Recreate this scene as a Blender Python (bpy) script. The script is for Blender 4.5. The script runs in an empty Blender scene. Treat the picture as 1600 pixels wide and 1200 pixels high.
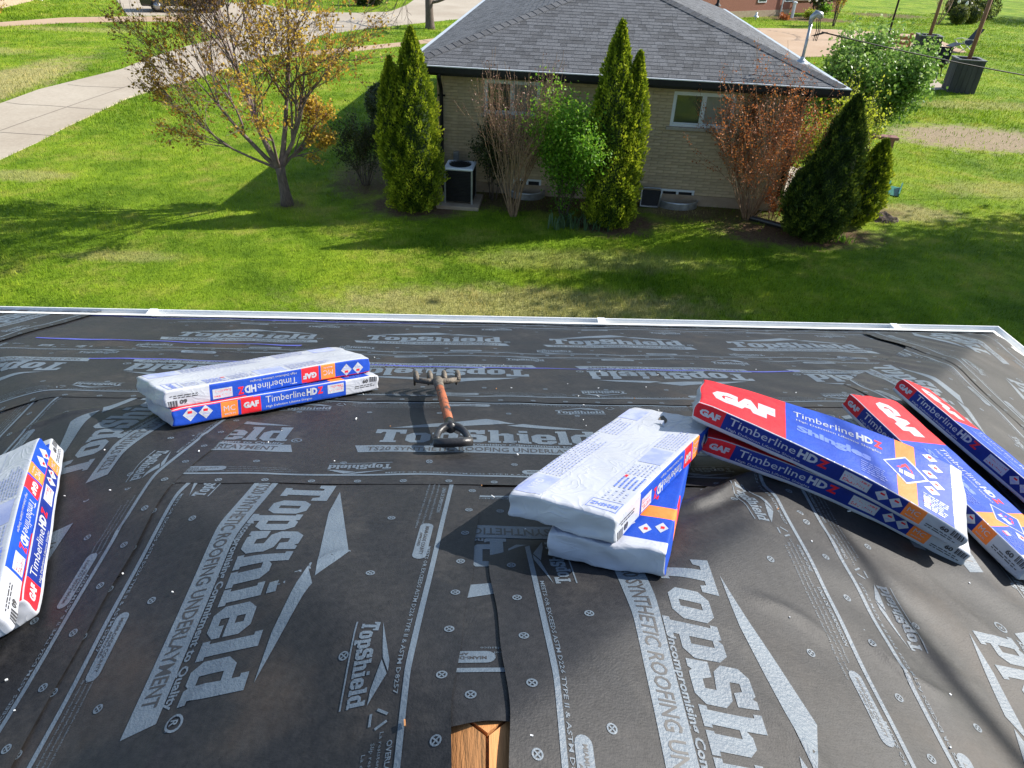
import bpy, bmesh, math, random
import numpy as np
from mathutils import Vector, Matrix
from mathutils.geometry import tessellate_polygon

RNG = np.random.default_rng(7)
random.seed(7)
SC = bpy.context.scene
COL = SC.collection

# ------------------------------------------------------------------ camera
F_PX, TH, RO, YAW = 1102.82, 0.5846, 0.0454, 0.05389
CAM = np.array([-0.024, -0.769, 1.3125])
_fw = np.array([math.sin(YAW)*math.cos(TH), math.cos(YAW)*math.cos(TH), -math.sin(TH)])
_r = np.array([math.cos(YAW), -math.sin(YAW), 0.0])
_u = np.cross(_r, _fw)
R2 = math.cos(RO)*_r + math.sin(RO)*_u
U2 = -math.sin(RO)*_r + math.cos(RO)*_u
cam_data = bpy.data.cameras.new('camera')
cam = bpy.data.objects.new('camera', cam_data)
COL.objects.link(cam)
cam.matrix_world = Matrix([[R2[0], U2[0], -_fw[0], CAM[0]], [R2[1], U2[1], -_fw[1], CAM[1]],
                           [R2[2], U2[2], -_fw[2], CAM[2]], [0, 0, 0, 1]])
cam_data.sensor_fit = 'HORIZONTAL'
cam_data.sensor_width = 36.0
cam_data.lens = F_PX*36.0/1600.0
cam_data.clip_start = 0.05
cam_data.clip_end = 2000.0
SC.camera = cam

# ------------------------------------------------------------------ light
SUN_AZ, SUN_EL = math.radians(73.5), math.radians(34.0)      # azimuth from +y towards +x
SUND = np.array([math.sin(SUN_AZ)*math.cos(SUN_EL), math.cos(SUN_AZ)*math.cos(SUN_EL), math.sin(SUN_EL)])
w = bpy.data.worlds.new('World'); SC.world = w; w.use_nodes = True
nt = w.node_tree; nt.nodes.clear()
sky = nt.nodes.new('ShaderNodeTexSky'); sky.sky_type = 'NISHITA'; sky.sun_disc = False
sky.sun_elevation = SUN_EL; sky.sun_rotation = SUN_AZ
sky.air_density = 1.0; sky.dust_density = 0.6; sky.ozone_density = 1.0
bg = nt.nodes.new('ShaderNodeBackground'); bg.inputs['Strength'].default_value = 0.115
wo = nt.nodes.new('ShaderNodeOutputWorld')
nt.links.new(sky.outputs[0], bg.inputs[0]); nt.links.new(bg.outputs[0], wo.inputs[0])
sl = bpy.data.lights.new('sun', 'SUN'); sl.energy = 5.0; sl.angle = math.radians(0.55); sl.color = (1.0, 0.945, 0.86)
so = bpy.data.objects.new('sun', sl); COL.objects.link(so)
so.rotation_euler = Vector(SUND.tolist()).to_track_quat('Z', 'Y').to_euler()
so.location = (30, 10, 30)
vs = SC.view_settings
vs.view_transform = 'Standard'; vs.look = 'None'; vs.gamma = 1.0; vs.use_curve_mapping = False
vs.exposure = 0.90

GZ = -4.0            # lawn level

def ray(px, py):
    return _fw + (px-800.0)/F_PX*R2 - (py-600.0)/F_PX*U2
def G(px, py, z=GZ):
    d = ray(px, py); t = (z-CAM[2])/d[2]
    return CAM + t*d
def atY(px, py, Y):
    d = ray(px, py); t = (Y-CAM[1])/d[1]
    return CAM + t*d

# ------------------------------------------------------------------ object helpers
def link(o, parent=None):
    COL.objects.link(o)
    if parent is not None:
        o.parent = parent
    return o
def tag(o, label=None, cat=None, group=None, kind=None):
    if label: o['label'] = label
    if cat: o['category'] = cat
    if group: o['group'] = group
    if kind: o['kind'] = kind
    return o
def thing(name, label, cat, loc=(0, 0, 0), rotz=0.0, group=None):
    o = bpy.data.objects.new(name, None); o.empty_display_size = 0.2
    link(o); o.location = tuple(float(v) for v in loc); o.rotation_euler = (0, 0, rotz)
    return tag(o, label, cat, group)
def mesh_np(name, V, F, mats, parent=None, midx=None, smooth=False, attrs=None):
    """F: (M,k) int array or list of tuples"""
    me = bpy.data.meshes.new(name)
    V = np.asarray(V, dtype=np.float32)
    if isinstance(F, np.ndarray):
        M, k = F.shape
        me.vertices.add(len(V)); me.vertices.foreach_set('co', V.ravel())
        me.loops.add(M*k); me.loops.foreach_set('vertex_index', F.astype(np.int32).ravel())
        me.polygons.add(M)
        me.polygons.foreach_set('loop_start', np.arange(0, M*k, k, dtype=np.int32))
        try:
            me.polygons.foreach_set('loop_total', np.full(M, k, dtype=np.int32))
        except Exception:
            pass
        me.update(calc_edges=True)
    else:
        me.from_pydata([tuple(v) for v in V.tolist()], [], F); me.update()
    if not isinstance(mats, (list, tuple)): mats = [mats]
    for m in mats: me.materials.append(m)
    if midx is not None:
        me.polygons.foreach_set('material_index', np.asarray(midx, dtype=np.int32))
    me.polygons.foreach_set('use_smooth', np.full(len(me.polygons), bool(smooth)))
    if attrs:
        for an, av in attrs.items():
            a = me.attributes.new(an, 'FLOAT', 'POINT')
            a.data.foreach_set('value', np.asarray(av, dtype=np.float32))
    o = bpy.data.objects.new(name, me)
    return link(o, parent)

class MB:
    """collects simple shapes into ONE mesh"""
    def __init__(s): s.v = []; s.f = []; s.m = []
    def poly(s, vs, fs, m=0):
        b = len(s.v); s.v += [tuple(float(c) for c in v) for v in vs]
        s.f += [tuple(i+b for i in f) for f in fs]; s.m += [m]*len(fs); return s
    def box(s, x0, x1, y0, y1, z0, z1, m=0, M=None):
        vs = [(x, y, z) for z in (z0, z1) for y in (y0, y1) for x in (x0, x1)]
        if M is not None: vs = [tuple(M @ Vector(v)) for v in vs]
        return s.poly(vs, [(0, 2, 3, 1), (4, 5, 7, 6), (0, 1, 5, 4), (2, 6, 7, 3), (0, 4, 6, 2), (1, 3, 7, 5)], m)
    def tube(s, pts, rad, k=8, m=0, caps=True):
        pts = [Vector(p) for p in pts]
        if not isinstance(rad, (list, tuple)): rad = [rad]*len(pts)
        b = len(s.v); prev = None
        for i, p in enumerate(pts):
            d = (pts[min(i+1, len(pts)-1)] - pts[max(i-1, 0)]).normalized()
            if prev is None:
                a = d.orthogonal().normalized()
            else:
                a = (prev - d*prev.dot(d))
                a = a.normalized() if a.length > 1e-6 else d.orthogonal().normalized()
            prev = a; c = d.cross(a)
            for j in range(k):
                t = 2*math.pi*j/k
                q = p + (a*math.cos(t) + c*math.sin(t))*rad[i]
                s.v.append(tuple(q))
        for i in range(len(pts)-1):
            for j in range(k):
                j2 = (j+1) % k
                s.f.append((b+i*k+j, b+i*k+j2, b+(i+1)*k+j2, b+(i+1)*k+j)); s.m.append(m)
        if caps:
            s.f.append(tuple(b+j for j in reversed(range(k)))); s.m.append(m)
            e = b+(len(pts)-1)*k
            s.f.append(tuple(e+j for j in range(k))); s.m.append(m)
        return s
    def lathe(s, prof, k=16, c=(0, 0, 0), m=0):
        b = len(s.v)
        for (r, z) in prof:
            for j in range(k):
                t = 2*math.pi*j/k
                s.v.append((c[0]+r*math.cos(t), c[1]+r*math.sin(t), c[2]+z))
        for i in range(len(prof)-1):
            for j in range(k):
                j2 = (j+1) % k
                s.f.append((b+i*k+j, b+i*k+j2, b+(i+1)*k+j2, b+(i+1)*k+j)); s.m.append(m)
        return s
    def build(s, name, mats, parent=None, smooth=False, bevel=0.0):
        o = mesh_np(name, np.array(s.v), s.f, mats, parent, s.m, smooth)
        if bevel > 0:
            bm = bmesh.new(); bm.from_mesh(o.data)
            bmesh.ops.bevel(bm, geom=bm.edges[:], offset=bevel, segments=1, affect='EDGES', clamp_overlap=True)
            bm.to_mesh(o.data); bm.free()
        return o

# ------------------------------------------------------------------ materials
def _nodes(name):
    m = bpy.data.materials.new(name); m.use_nodes = True
    t = m.node_tree; t.nodes.clear()
    return m, t
def N(t, typ, **kw):
    n = t.nodes.new(typ)
    for k, v in kw.items():
        if k.startswith('i_'):
            n.inputs[k[2:].replace('_', ' ')].default_value = v
        else: setattr(n, k, v)
    return n
def L(t, a, b): t.links.new(a, b)
def ramp(t, src, stops):
    r = N(t, 'ShaderNodeValToRGB'); L(t, src, r.inputs[0])
    e = r.color_ramp.elements
    while len(e) < len(stops): e.new(0.5)
    for i, (p, c) in enumerate(stops):
        e[i].position = p; e[i].color = (*c, 1.0) if len(c) == 3 else c
    return r
def noise(t, scale, detail=4.0, rough=0.55, vec=None):
    n = N(t, 'ShaderNodeTexNoise'); n.inputs['Scale'].default_value = scale
    n.inputs['Detail'].default_value = detail; n.inputs['Roughness'].default_value = rough
    if vec is not None: L(t, vec, n.inputs['Vector'])
    return n
def mixc(t, fac, a, b, mode='MIX'):
    n = N(t, 'ShaderNodeMix', data_type='RGBA', blend_type=mode)
    if isinstance(fac, float): n.inputs[0].default_value = fac
    else: L(t, fac, n.inputs[0])
    for i, c in ((6, a), (7, b)):
        if isinstance(c, tuple): n.inputs[i].default_value = (*c, 1.0)
        else: L(t, c, n.inputs[i])
    return n.outputs[2]
def pm(name, c1, c2=None, scale=6.0, rough=0.6, bump=0.0, bscale=40.0, metal=0.0, spec=0.5, tint=None,
       detail=4.0, stretch=None, coat=0.0, lo=0.35, hi=0.65, objrand=0.0, space='Object'):
    m, t = _nodes(name)
    out = N(t, 'ShaderNodeOutputMaterial'); p = N(t, 'ShaderNodeBsdfPrincipled')
    L(t, p.outputs[0], out.inputs[0])
    p.inputs['Roughness'].default_value = rough; p.inputs['Metallic'].default_value = metal
    p.inputs['Specular IOR Level'].default_value = spec
    p.inputs['Coat Weight'].default_value = coat
    tc = N(t, 'ShaderNodeTexCoord'); vec = tc.outputs[space]
    if stretch is not None:
        mp = N(t, 'ShaderNodeMapping'); mp.inputs['Scale'].default_value = stretch
        L(t, vec, mp.inputs[0]); vec = mp.outputs[0]
    col = None
    if c2 is not None:
        n = noise(t, scale, detail, 0.6, vec)
        col = ramp(t, n.outputs['Fac'], [(lo, c1), (hi, c2)]).outputs[0]
    if tint is not None or objrand > 0:
        mul = N(t, 'ShaderNodeMix', data_type='RGBA', blend_type='MULTIPLY'); mul.inputs[0].default_value = 1.0
        if col is None: mul.inputs[6].default_value = (*c1, 1)
        else: L(t, col, mul.inputs[6])
        if tint is not None:
            a = N(t, 'ShaderNodeAttribute', attribute_name=tint); L(t, a.outputs['Fac'], mul.inputs[7])
        else:
            oi = N(t, 'ShaderNodeObjectInfo'); mr = N(t, 'ShaderNodeMapRange')
            mr.inputs[3].default_value = 1.0-objrand; mr.inputs[4].default_value = 1.0+objrand*0.6
            L(t, oi.outputs['Random'], mr.inputs[0]); L(t, mr.outputs[0], mul.inputs[7])
        col = mul.outputs[2]
    if col is None: p.inputs['Base Color'].default_value = (*c1, 1)
    else: L(t, col, p.inputs['Base Color'])
    if bump > 0:
        n2 = noise(t, bscale, 5.0, 0.6, vec); b = N(t, 'ShaderNodeBump'); b.inputs['Strength'].default_value = bump
        b.inputs['Distance'].default_value = 0.02
        L(t, n2.outputs['Fac'], b.inputs['Height']); L(t, b.outputs[0], p.inputs['Normal'])
    return m
def leafmat(name, ca, cb, cc=None, trans=0.35, rough=0.5):
    """leaf colour runs ca..cb(..cc) by the per-leaf value 'tint'"""
    m, t = _nodes(name)
    out = N(t, 'ShaderNodeOutputMaterial'); p = N(t, 'ShaderNodeBsdfPrincipled'); tr = N(t, 'ShaderNodeBsdfTranslucent')
    mx = N(t, 'ShaderNodeMixShader'); mx.inputs[0].default_value = trans
    a = N(t, 'ShaderNodeAttribute', attribute_name='tint')
    st = [(0.0, ca), (1.0, cb)] if cc is None else [(0.0, ca), (0.55, cb), (1.0, cc)]
    r = ramp(t, a.outputs['Fac'], st)
    p.inputs['Roughness'].default_value = rough; p.inputs['Specular IOR Level'].default_value = 0.35
    L(t, r.outputs[0], p.inputs['Base Color']); L(t, r.outputs[0], tr.inputs[0])
    L(t, p.outputs[0], mx.inputs[1]); L(t, tr.outputs[0], mx.inputs[2]); L(t, mx.outputs[0], out.inputs[0])
    return m

# ------------------------------------------------------------------ flat lettering
_tc = {}
def text2d(s, bold=0.0, shear=0.0, res=2):
    """(V,T) with cap height ~1, left edge at 0, baseline at 0"""
    key = (s, bold, shear, res)
    if key in _tc: return _tc[key]
    cu = bpy.data.curves.new('txt', 'FONT'); cu.body = s; cu.size = 1.0; cu.resolution_u = res
    cu.offset = bold; cu.shear = shear; cu.fill_mode = 'FRONT'
    o = bpy.data.objects.new('txt', cu); COL.objects.link(o)
    dg = bpy.context.evaluated_depsgraph_get(); dg.update()
    me = o.evaluated_get(dg).to_mesh()
    me.calc_loop_triangles()
    V = np.zeros(len(me.vertices)*3, dtype=np.float32); me.vertices.foreach_get('co', V); V = V.reshape(-1, 3)[:, :2].astype(float)
    T = np.zeros(len(me.loop_triangles)*3, dtype=np.int32); me.loop_triangles.foreach_get('vertices', T); T = T.reshape(-1, 3)
    o.evaluated_get(dg).to_mesh_clear()
    bpy.data.objects.remove(o); bpy.data.curves.remove(cu)
    V = V.copy(); V[:, 0] -= V[:, 0].min(); V /= 0.73
    _tc[key] = (V, T)
    return _tc[key]
def fit(vt, x0, x1, y0, y1=None, h=None):
    """scale flat lettering into [x0,x1] x (cap height y1-y0)"""
    V, T = vt; V = V.copy()
    V[:, 0] = x0 + V[:, 0]/max(V[:, 0].max(), 1e-6)*(x1-x0)
    V[:, 1] = y0 + V[:, 1]*((y1-y0) if h is None else h)
    return V, T
def loops(*ls):
    """tessellate outer loop + holes"""
    tris = tessellate_polygon([[Vector((x, y, 0)) for x, y in l] for l in ls])
    V = np.array([q for l in ls for q in l], dtype=float)
    T = np.array(tris, dtype=np.int32)
    A = V[T[:, 0]]; B = V[T[:, 1]]; C = V[T[:, 2]]
    neg = ((B-A)[:, 0]*(C-A)[:, 1]-(B-A)[:, 1]*(C-A)[:, 0]) < 0
    T[neg] = T[neg][:, ::-1]
    return V, T
def rect(x0, x1, y0, y1): return loops([(x0, y0), (x1, y0), (x1, y1), (x0, y1)])
def join2(parts):
    """[(V,T,m)] -> V,T,m"""
    Vs, Ts, Ms, b = [], [], [], 0
    for V, T, m in parts:
        Vs.append(V); Ts.append(T+b); Ms.append(np.full(len(T), m)); b += len(V)
    return np.concatenate(Vs), np.concatenate(Ts), np.concatenate(Ms)
def dice(V, T, M, pitch, clips=()):
    bm = bmesh.new()
    vs = [bm.verts.new((x, y, 0)) for x, y in V.tolist()]
    for tr, m in zip(T.tolist(), M.tolist()):
        try:
            f = bm.faces.new([vs[i] for i in tr]); f.material_index = int(m)
        except ValueError: pass
    for co, no in clips:
        bmesh.ops.bisect_plane(bm, geom=bm.verts[:]+bm.edges[:]+bm.faces[:], plane_co=(*co, 0), plane_no=(*no, 0), clear_outer=True)
    if pitch and len(bm.verts):
        xs = [v.co.x for v in bm.verts]; ys = [v.co.y for v in bm.verts]
        for lo, hi, no in ((min(xs), max(xs), (1, 0, 0)), (min(ys), max(ys), (0, 1, 0))):
            n = int((hi-lo)/pitch)
            for i in range(1, n+1):
                c = lo+i*(hi-lo)/(n+1)
                bmesh.ops.bisect_plane(bm, geom=bm.verts[:]+bm.edges[:]+bm.faces[:],
                                       plane_co=(c*no[0], c*no[1], 0), plane_no=no)
    bmesh.ops.triangulate(bm, faces=bm.faces[:])
    bm.verts.index_update()
    V2 = np.array([(v.co.x, v.co.y) for v in bm.verts]).reshape(-1, 2)
    T2 = np.array([[v.index for v in f.verts] for f in bm.faces], dtype=np.int32).reshape(-1, 3)
    M2 = np.array([f.material_index for f in bm.faces], dtype=np.int32)
    bm.free()
    return V2, T2, M2

GLYPH = {
 'T': (.95, [[(0,1),(0,.68),(.17,.68),(.21,.80),(.32,.80),(.32,.14),(.23,.14),(.23,0),(.72,0),(.72,.14),(.63,.14),(.63,.80),(.74,.80),(.78,.68),(.95,.68),(.95,1)]]),
 'o': (.76, [[(.18,0),(.58,0),(.76,.16),(.76,.58),(.58,.74),(.18,.74),(0,.58),(0,.16)],[(.30,.17),(.46,.17),(.46,.57),(.30,.57)]]),
 'p': (.82, [[(0,.74),(0,.61),(.07,.61),(.07,-.10),(0,-.10),(0,-.22),(.44,-.22),(.44,-.10),(.36,-.10),(.36,.0),(.64,.0),(.82,.16),(.82,.58),(.66,.74),(.40,.74),(.33,.67),(.30,.74)],[(.36,.17),(.52,.17),(.52,.57),(.36,.57)]]),
 'S': (.86, [[(0,0),(.16,0),(.2,.06),(.26,0),(.68,0),(.86,.14),(.86,.46),(.70,.60),(.34,.64),(.34,.80),(.50,.80),(.54,.66),(.80,.66),(.80,1),(.66,1),(.62,.94),(.56,1),(.20,1),(.03,.86),(.03,.56),(.18,.42),(.54,.38),(.54,.2),(.36,.2),(.30,.36),(0,.36)]]),
 'h': (.88, [[(0,1),(0,.87),(.07,.87),(.07,.13),(0,.13),(0,0),(.40,0),(.40,.13),(.34,.13),(.34,.56),(.50,.56),(.50,.13),(.46,.13),(.46,0),(.88,0),(.88,.13),(.80,.13),(.80,.60),(.64,.74),(.44,.74),(.34,.67),(.34,1)]]),
 'i': (.42, [[(0,.74),(0,.61),(.07,.61),(.07,.13),(0,.13),(0,0),(.42,0),(.42,.13),(.35,.13),(.35,.74)],None,[(.07,.83),(.35,.83),(.35,1),(.07,1)]]),
 'e': (.76, [[(.18,0),(.58,0),(.76,.13),(.76,.26),(.47,.26),(.47,.16),(.30,.16),(.30,.31),(.76,.31),(.76,.58),(.58,.74),(.18,.74),(0,.58),(0,.16)],[(.30,.44),(.47,.44),(.47,.59),(.30,.59)]]),
 'l': (.42, [[(0,1),(0,.87),(.07,.87),(.07,.13),(0,.13),(0,0),(.42,0),(.42,.13),(.35,.13),(.35,1)]]),
 'd': (.86, [[(.42,1),(.42,.87),(.49,.87),(.49,.74),(.18,.74),(0,.58),(0,.16),(.18,0),(.44,0),(.51,.06),(.55,0),(.86,0),(.86,.13),(.78,.13),(.78,1)],[(.30,.17),(.49,.17),(.49,.57),(.30,.57)]]),
}
def slab_word(word, x0, x1, y0, h):
    parts = []; x = 0.0
    for ch in word:
        wd, ls = GLYPH[ch]
        if None in ls:
            for l in ls:
                if l: V, T = loops(l); parts.append((V+np.array([x, 0]), T, 0))
        else:
            V, T = loops(*ls); parts.append((V+np.array([x, 0]), T, 0))
        x += wd+.035
    V, T, _ = join2(parts)
    V[:, 0] = x0+V[:, 0]/V[:, 0].max()*(x1-x0); V[:, 1] = y0+V[:, 1]*h
    return V, T
def ring(cx, cy, ro, ri, k=18):
    V = np.array([(cx+r*math.cos(2*math.pi*i/k), cy+r*math.sin(2*math.pi*i/k)) for i in range(k) for r in (ro, ri)])
    T = []
    for i in range(k):
        a, b, c, d = 2*i, 2*i+1, 2*((i+1) % k), 2*((i+1) % k)+1
        T += [(a, c, b), (b, c, d)]
    return V, np.array(T, dtype=np.int32)
def bar(x0, y0, x1, y1, wd):
    d = np.array([x1-x0, y1-y0]); d /= np.hypot(*d); n = np.array([-d[1], d[0]])*wd/2
    a, b = np.array([x0, y0]), np.array([x1, y1])
    return loops([tuple(a-n), tuple(b-n), tuple(b+n), tuple(a+n)])

# ================================================================== SETTING
def inpoly(P, poly):
    x, y = P[:, 0], P[:, 1]; r = np.zeros(len(P), bool); n = len(poly)
    for i in range(n):
        x0, y0 = poly[i]; x1, y1 = poly[(i+1) % n]
        c = ((y0 > y) != (y1 > y)) & (x < (x1-x0)*(y-y0)/(y1-y0+1e-12)+x0)
        r ^= c
    return r
def gp(pts): return [tuple(G(*q)[:2]) for q in pts]
DRIVE = gp([(-420, 470), (0, 250), (60, 222), (100, 200), (150, 176), (200, 152), (262, 133), (300, 124), (345, 110), (395, 93), (440, 84),
            (420, 56), (345, 60), (300, 70), (260, 82), (225, 94), (190, 108), (100, 130), (60, 140), (0, 162), (-420, 318)])
STREET = gp([(300, 34), (345, 59), (420, 55), (441, 83), (470, 73), (500, 55), (560, 46), (620, 40), (705, 31), (760, 25), (860, 12), (1000, -8), (1250, -34),
             (1250, -62), (900, -48), (740, -28), (655, -6), (635, 8), (610, 18), (560, 20), (500, 19), (450, 14), (395, 4), (330, 4), (300, 12)])
WALK_NEAR = gp([(440, 92), (480, 87), (540, 82), (640, 71), (700, 64), (900, 40), (1100, 15), (1100, 8), (900, 33), (700, 57), (650, 64), (580, 71), (495, 79), (442, 84.5)])
WALK_FAR = gp([(-300, 66), (-100, 48), (0, 41), (100, 36), (200, 34), (299, 34), (299, 25.5), (200, 26), (100, 27.5), (0, 35), (-100, 42), (-300, 58)])
DRIVE_FAR = gp([(178, -6), (200, 25), (299, 24.5), (299, 12), (240, 5), (208, -6)])
PATIO = gp([(1180, 44), (1230, 44.5), (1300, 46), (1400, 52), (1440, 55), (1475, 66), (1512, 82), (1440, 83), (1380, 84), (1250, 90), (1180, 70)])
PAD_GRILL = gp([(1420, 118), (1462, 126), (1482, 140), (1425, 141)])
def flat(name, poly, z, mat, thick=0.0):
    bm = bmesh.new(); vs = [bm.verts.new((x, y, z)) for x, y in poly]
    f = bm.faces.new(vs); f.normal_update()
    if f.normal.z < 0: bmesh.ops.reverse_faces(bm, faces=[f])
    if thick:
        r = bmesh.ops.extrude_face_region(bm, geom=[f])
        bmesh.ops.translate(bm, verts=[v for v in r['geom'] if isinstance(v, bmesh.types.BMVert)], vec=(0, 0, -thick))
    bmesh.ops.triangulate(bm, faces=bm.faces[:])
    bmesh.ops.recalc_face_normals(bm, faces=bm.faces[:])
    me = bpy.data.meshes.new(name); bm.to_mesh(me); bm.free(); me.materials.append(mat)
    o = link(bpy.data.objects.new(name, me)); o['kind'] = 'structure'
    return o

# beds / bare soil / straw: (cx, cy, rx, ry, strength)
SOIL = [(-1.45, 14.2, 1.15, .75, 1.), (1.0, 14.75, 3.0, .75, .9), (2.75, 13.55, 1.0, .75, 1.), (6.6, 13.1, 1.7, .75, 1.), (5.0, 14.2, 1.6, .6, .8),
        (-4.15, 14.1, .35, .3, .6), (-2.6, 16.2, 1.0, 1.6, .9), (8.7, 14.6, .8, .4, .7), (31, 60, 3, 1.5, .8), (22.8, 55.0, 3.2, 1.6, 1.)]
DIRT = [(15.6, 21.9, 2.6, 1.7, .95), (18.8, 20.6, 2.5, .9, .8)]
STRAW = [(.6, 9.65, 3.2, .65, .6), (2.0, 11.5, 2.2, .5, .3), (-16.2, 24.5, 1.3, 5.5, .7), (9.2, 14.6, 1.6, .6, .6), (-6.4, 11.2, 1.0, .25, .35), (-10.5, 15.5, 1.2, .4, .45), (19, 27, 3, .8, .4),
         (-21, 31, 2.5, .9, .45), (-19.5, 37.5, 3.0, .7, .4), (13.5, 16.5, 2.2, .7, .35), (4.3, 14.3, .8, .3, .8)]
def ellmask(t, vec, ells, nz):
    acc = None
    for (cx, cy, rx, ry, s) in ells:
        mp = N(t, 'ShaderNodeMapping', vector_type='POINT')
        mp.inputs['Location'].default_value = (-cx/rx, -cy/ry, 0); mp.inputs['Scale'].default_value = (1/rx, 1/ry, 0)
        L(t, vec, mp.inputs[0])
        ln = N(t, 'ShaderNodeVectorMath', operation='LENGTH'); L(t, mp.outputs[0], ln.inputs[0])
        ad = N(t, 'ShaderNodeMath', operation='ADD'); L(t, ln.outputs['Value'], ad.inputs[0]); L(t, nz, ad.inputs[1])
        mr = N(t, 'ShaderNodeMapRange'); mr.inputs[1].default_value = 1.75; mr.inputs[2].default_value = 1.2
        mr.inputs[3].default_value = 0; mr.inputs[4].default_value = s; L(t, ad.outputs[0], mr.inputs[0])
        if acc is None: acc = mr.outputs[0]
        else:
            mx = N(t, 'ShaderNodeMath', operation='MAXIMUM'); L(t, acc, mx.inputs[0]); L(t, mr.outputs[0], mx.inputs[1]); acc = mx.outputs[0]
    return acc
def lawn_material(name, blades):
    m, t = _nodes(name)
    out = N(t, 'ShaderNodeOutputMaterial'); p = N(t, 'ShaderNodeBsdfPrincipled')
    geo = N(t, 'ShaderNodeNewGeometry'); vec = geo.outputs['Position']
    n1 = noise(t, 0.55, 5, .6, vec); n2 = noise(t, 3.2, 4, .6, vec); n3 = noise(t, 1.1, 6, .7, vec)
    g = ramp(t, n1.outputs['Fac'], [(.35, (.120, .215, .016)), (.5, (.205, .325, .022)), (.68, (.300, .395, .034))])
    g2 = ramp(t, n2.outputs['Fac'], [(.3, (.72, .78, .70)), (.7, (1.18, 1.12, 1.05))])
    c = mixc(t, 1.0, g.outputs[0], g2.outputs[0], 'MULTIPLY')
    dry = ramp(t, n3.outputs['Fac'], [(.52, (0, 0, 0)), (.74, (.75, .75, .75))])
    c = mixc(t, dry.outputs[0], c, (.36, .33, .085))
    nz_ = N(t, 'ShaderNodeMath', operation='ADD'); L(t, n3.outputs['Fac'], nz_.inputs[0]); nzb = N(t, 'ShaderNodeMath', operation='MULTIPLY_ADD'); L(t, n2.outputs['Fac'], nzb.inputs[0]); nzb.inputs[1].default_value = 1.2; nzb.inputs[2].default_value = -.6; L(t, nzb.outputs[0], nz_.inputs[1])
    sm = ellmask(t, vec, STRAW, nz_.outputs[0])
    c = mixc(t, sm, c, (.50, .41, .20))
    if blades:
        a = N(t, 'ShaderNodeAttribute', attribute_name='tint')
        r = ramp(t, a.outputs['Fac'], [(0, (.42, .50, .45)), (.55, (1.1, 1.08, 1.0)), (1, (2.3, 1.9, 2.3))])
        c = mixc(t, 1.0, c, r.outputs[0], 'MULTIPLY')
    else:
        so_ = ellmask(t, vec, SOIL, nz_.outputs[0])
        n4 = noise(t, 14, 5, .7, vec)
        soil = ramp(t, n4.outputs['Fac'], [(.3, (.10, .062, .036)), (.6, (.19, .12, .072)), (.8, (.28, .20, .13))])
        c = mixc(t, so_, c, soil.outputs[0])
        di = ellmask(t, vec, DIRT, nz_.outputs[0])
        dirt = ramp(t, n4.outputs['Fac'], [(.3, (.30, .22, .145)), (.7, (.46, .36, .26))])
        c = mixc(t, di, c, dirt.outputs[0])
        n5 = noise(t, 30, 5, .7, vec)
        fr = ramp(t, n5.outputs['Fac'], [(.3, (.55, .58, .55)), (.7, (1.15, 1.12, 1.1))])
        c = mixc(t, 1.0, c, fr.outputs[0], 'MULTIPLY')
        b = N(t, 'ShaderNodeBump'); b.inputs['Strength'].default_value = .9; b.inputs['Distance'].default_value = .05
        L(t, n5.outputs['Fac'], b.inputs['Height']); L(t, b.outputs[0], p.inputs['Normal'])
    p.inputs['Roughness'].default_value = .8; p.inputs['Specular IOR Level'].default_value = .08
    L(t, c, p.inputs['Base Color'])
    if blades:
        tr = N(t, 'ShaderNodeBsdfTranslucent'); mx = N(t, 'ShaderNodeMixShader'); mx.inputs[0].default_value = .35
        L(t, c, tr.inputs[0]); L(t, p.outputs[0], mx.inputs[1]); L(t, tr.outputs[0], mx.inputs[2]); L(t, mx.outputs[0], out.inputs[0])
    else: L(t, p.outputs[0], out.inputs[0])
    return m
M_LAWN = lawn_material('lawn_ground', False)
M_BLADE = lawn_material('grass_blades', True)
def concrete(name, c1, c2, joints=None):
    m, t = _nodes(name)
    out = N(t, 'ShaderNodeOutputMaterial'); p = N(t, 'ShaderNodeBsdfPrincipled'); L(t, p.outputs[0], out.inputs[0])
    geo = N(t, 'ShaderNodeNewGeometry'); vec = geo.outputs['Position']
    n1 = noise(t, .35, 6, .6, vec); n2 = noise(t, 9, 6, .7, vec)
    c = ramp(t, n1.outputs['Fac'], [(.35, c1), (.65, c2)]).outputs[0]
    c = mixc(t, 1.0, c, ramp(t, n2.outputs['Fac'], [(.3, (.86, .86, .86)), (.7, (1.06, 1.06, 1.06))]).outputs[0], 'MULTIPLY')
    p.inputs['Roughness'].default_value = .85; p.inputs['Specular IOR Level'].default_value = .2
    L(t, c, p.inputs['Base Color'])
    b = N(t, 'ShaderNodeBump'); b.inputs['Strength'].default_value = .25; b.inputs['Distance'].default_value = .01
    L(t, n2.outputs['Fac'], b.inputs['Height']); L(t, b.outputs[0], p.inputs['Normal'])
    return m
M_CONC = concrete('pale_concrete', (.36, .305, .235), (.44, .385, .305))
M_CONC2 = concrete('tan_concrete', (.39, .27, .175), (.46, .335, .23))
M_JOINT = pm('joint_tar', (.07, .06, .05), (.12, .10, .085), 4, .9)

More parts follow.
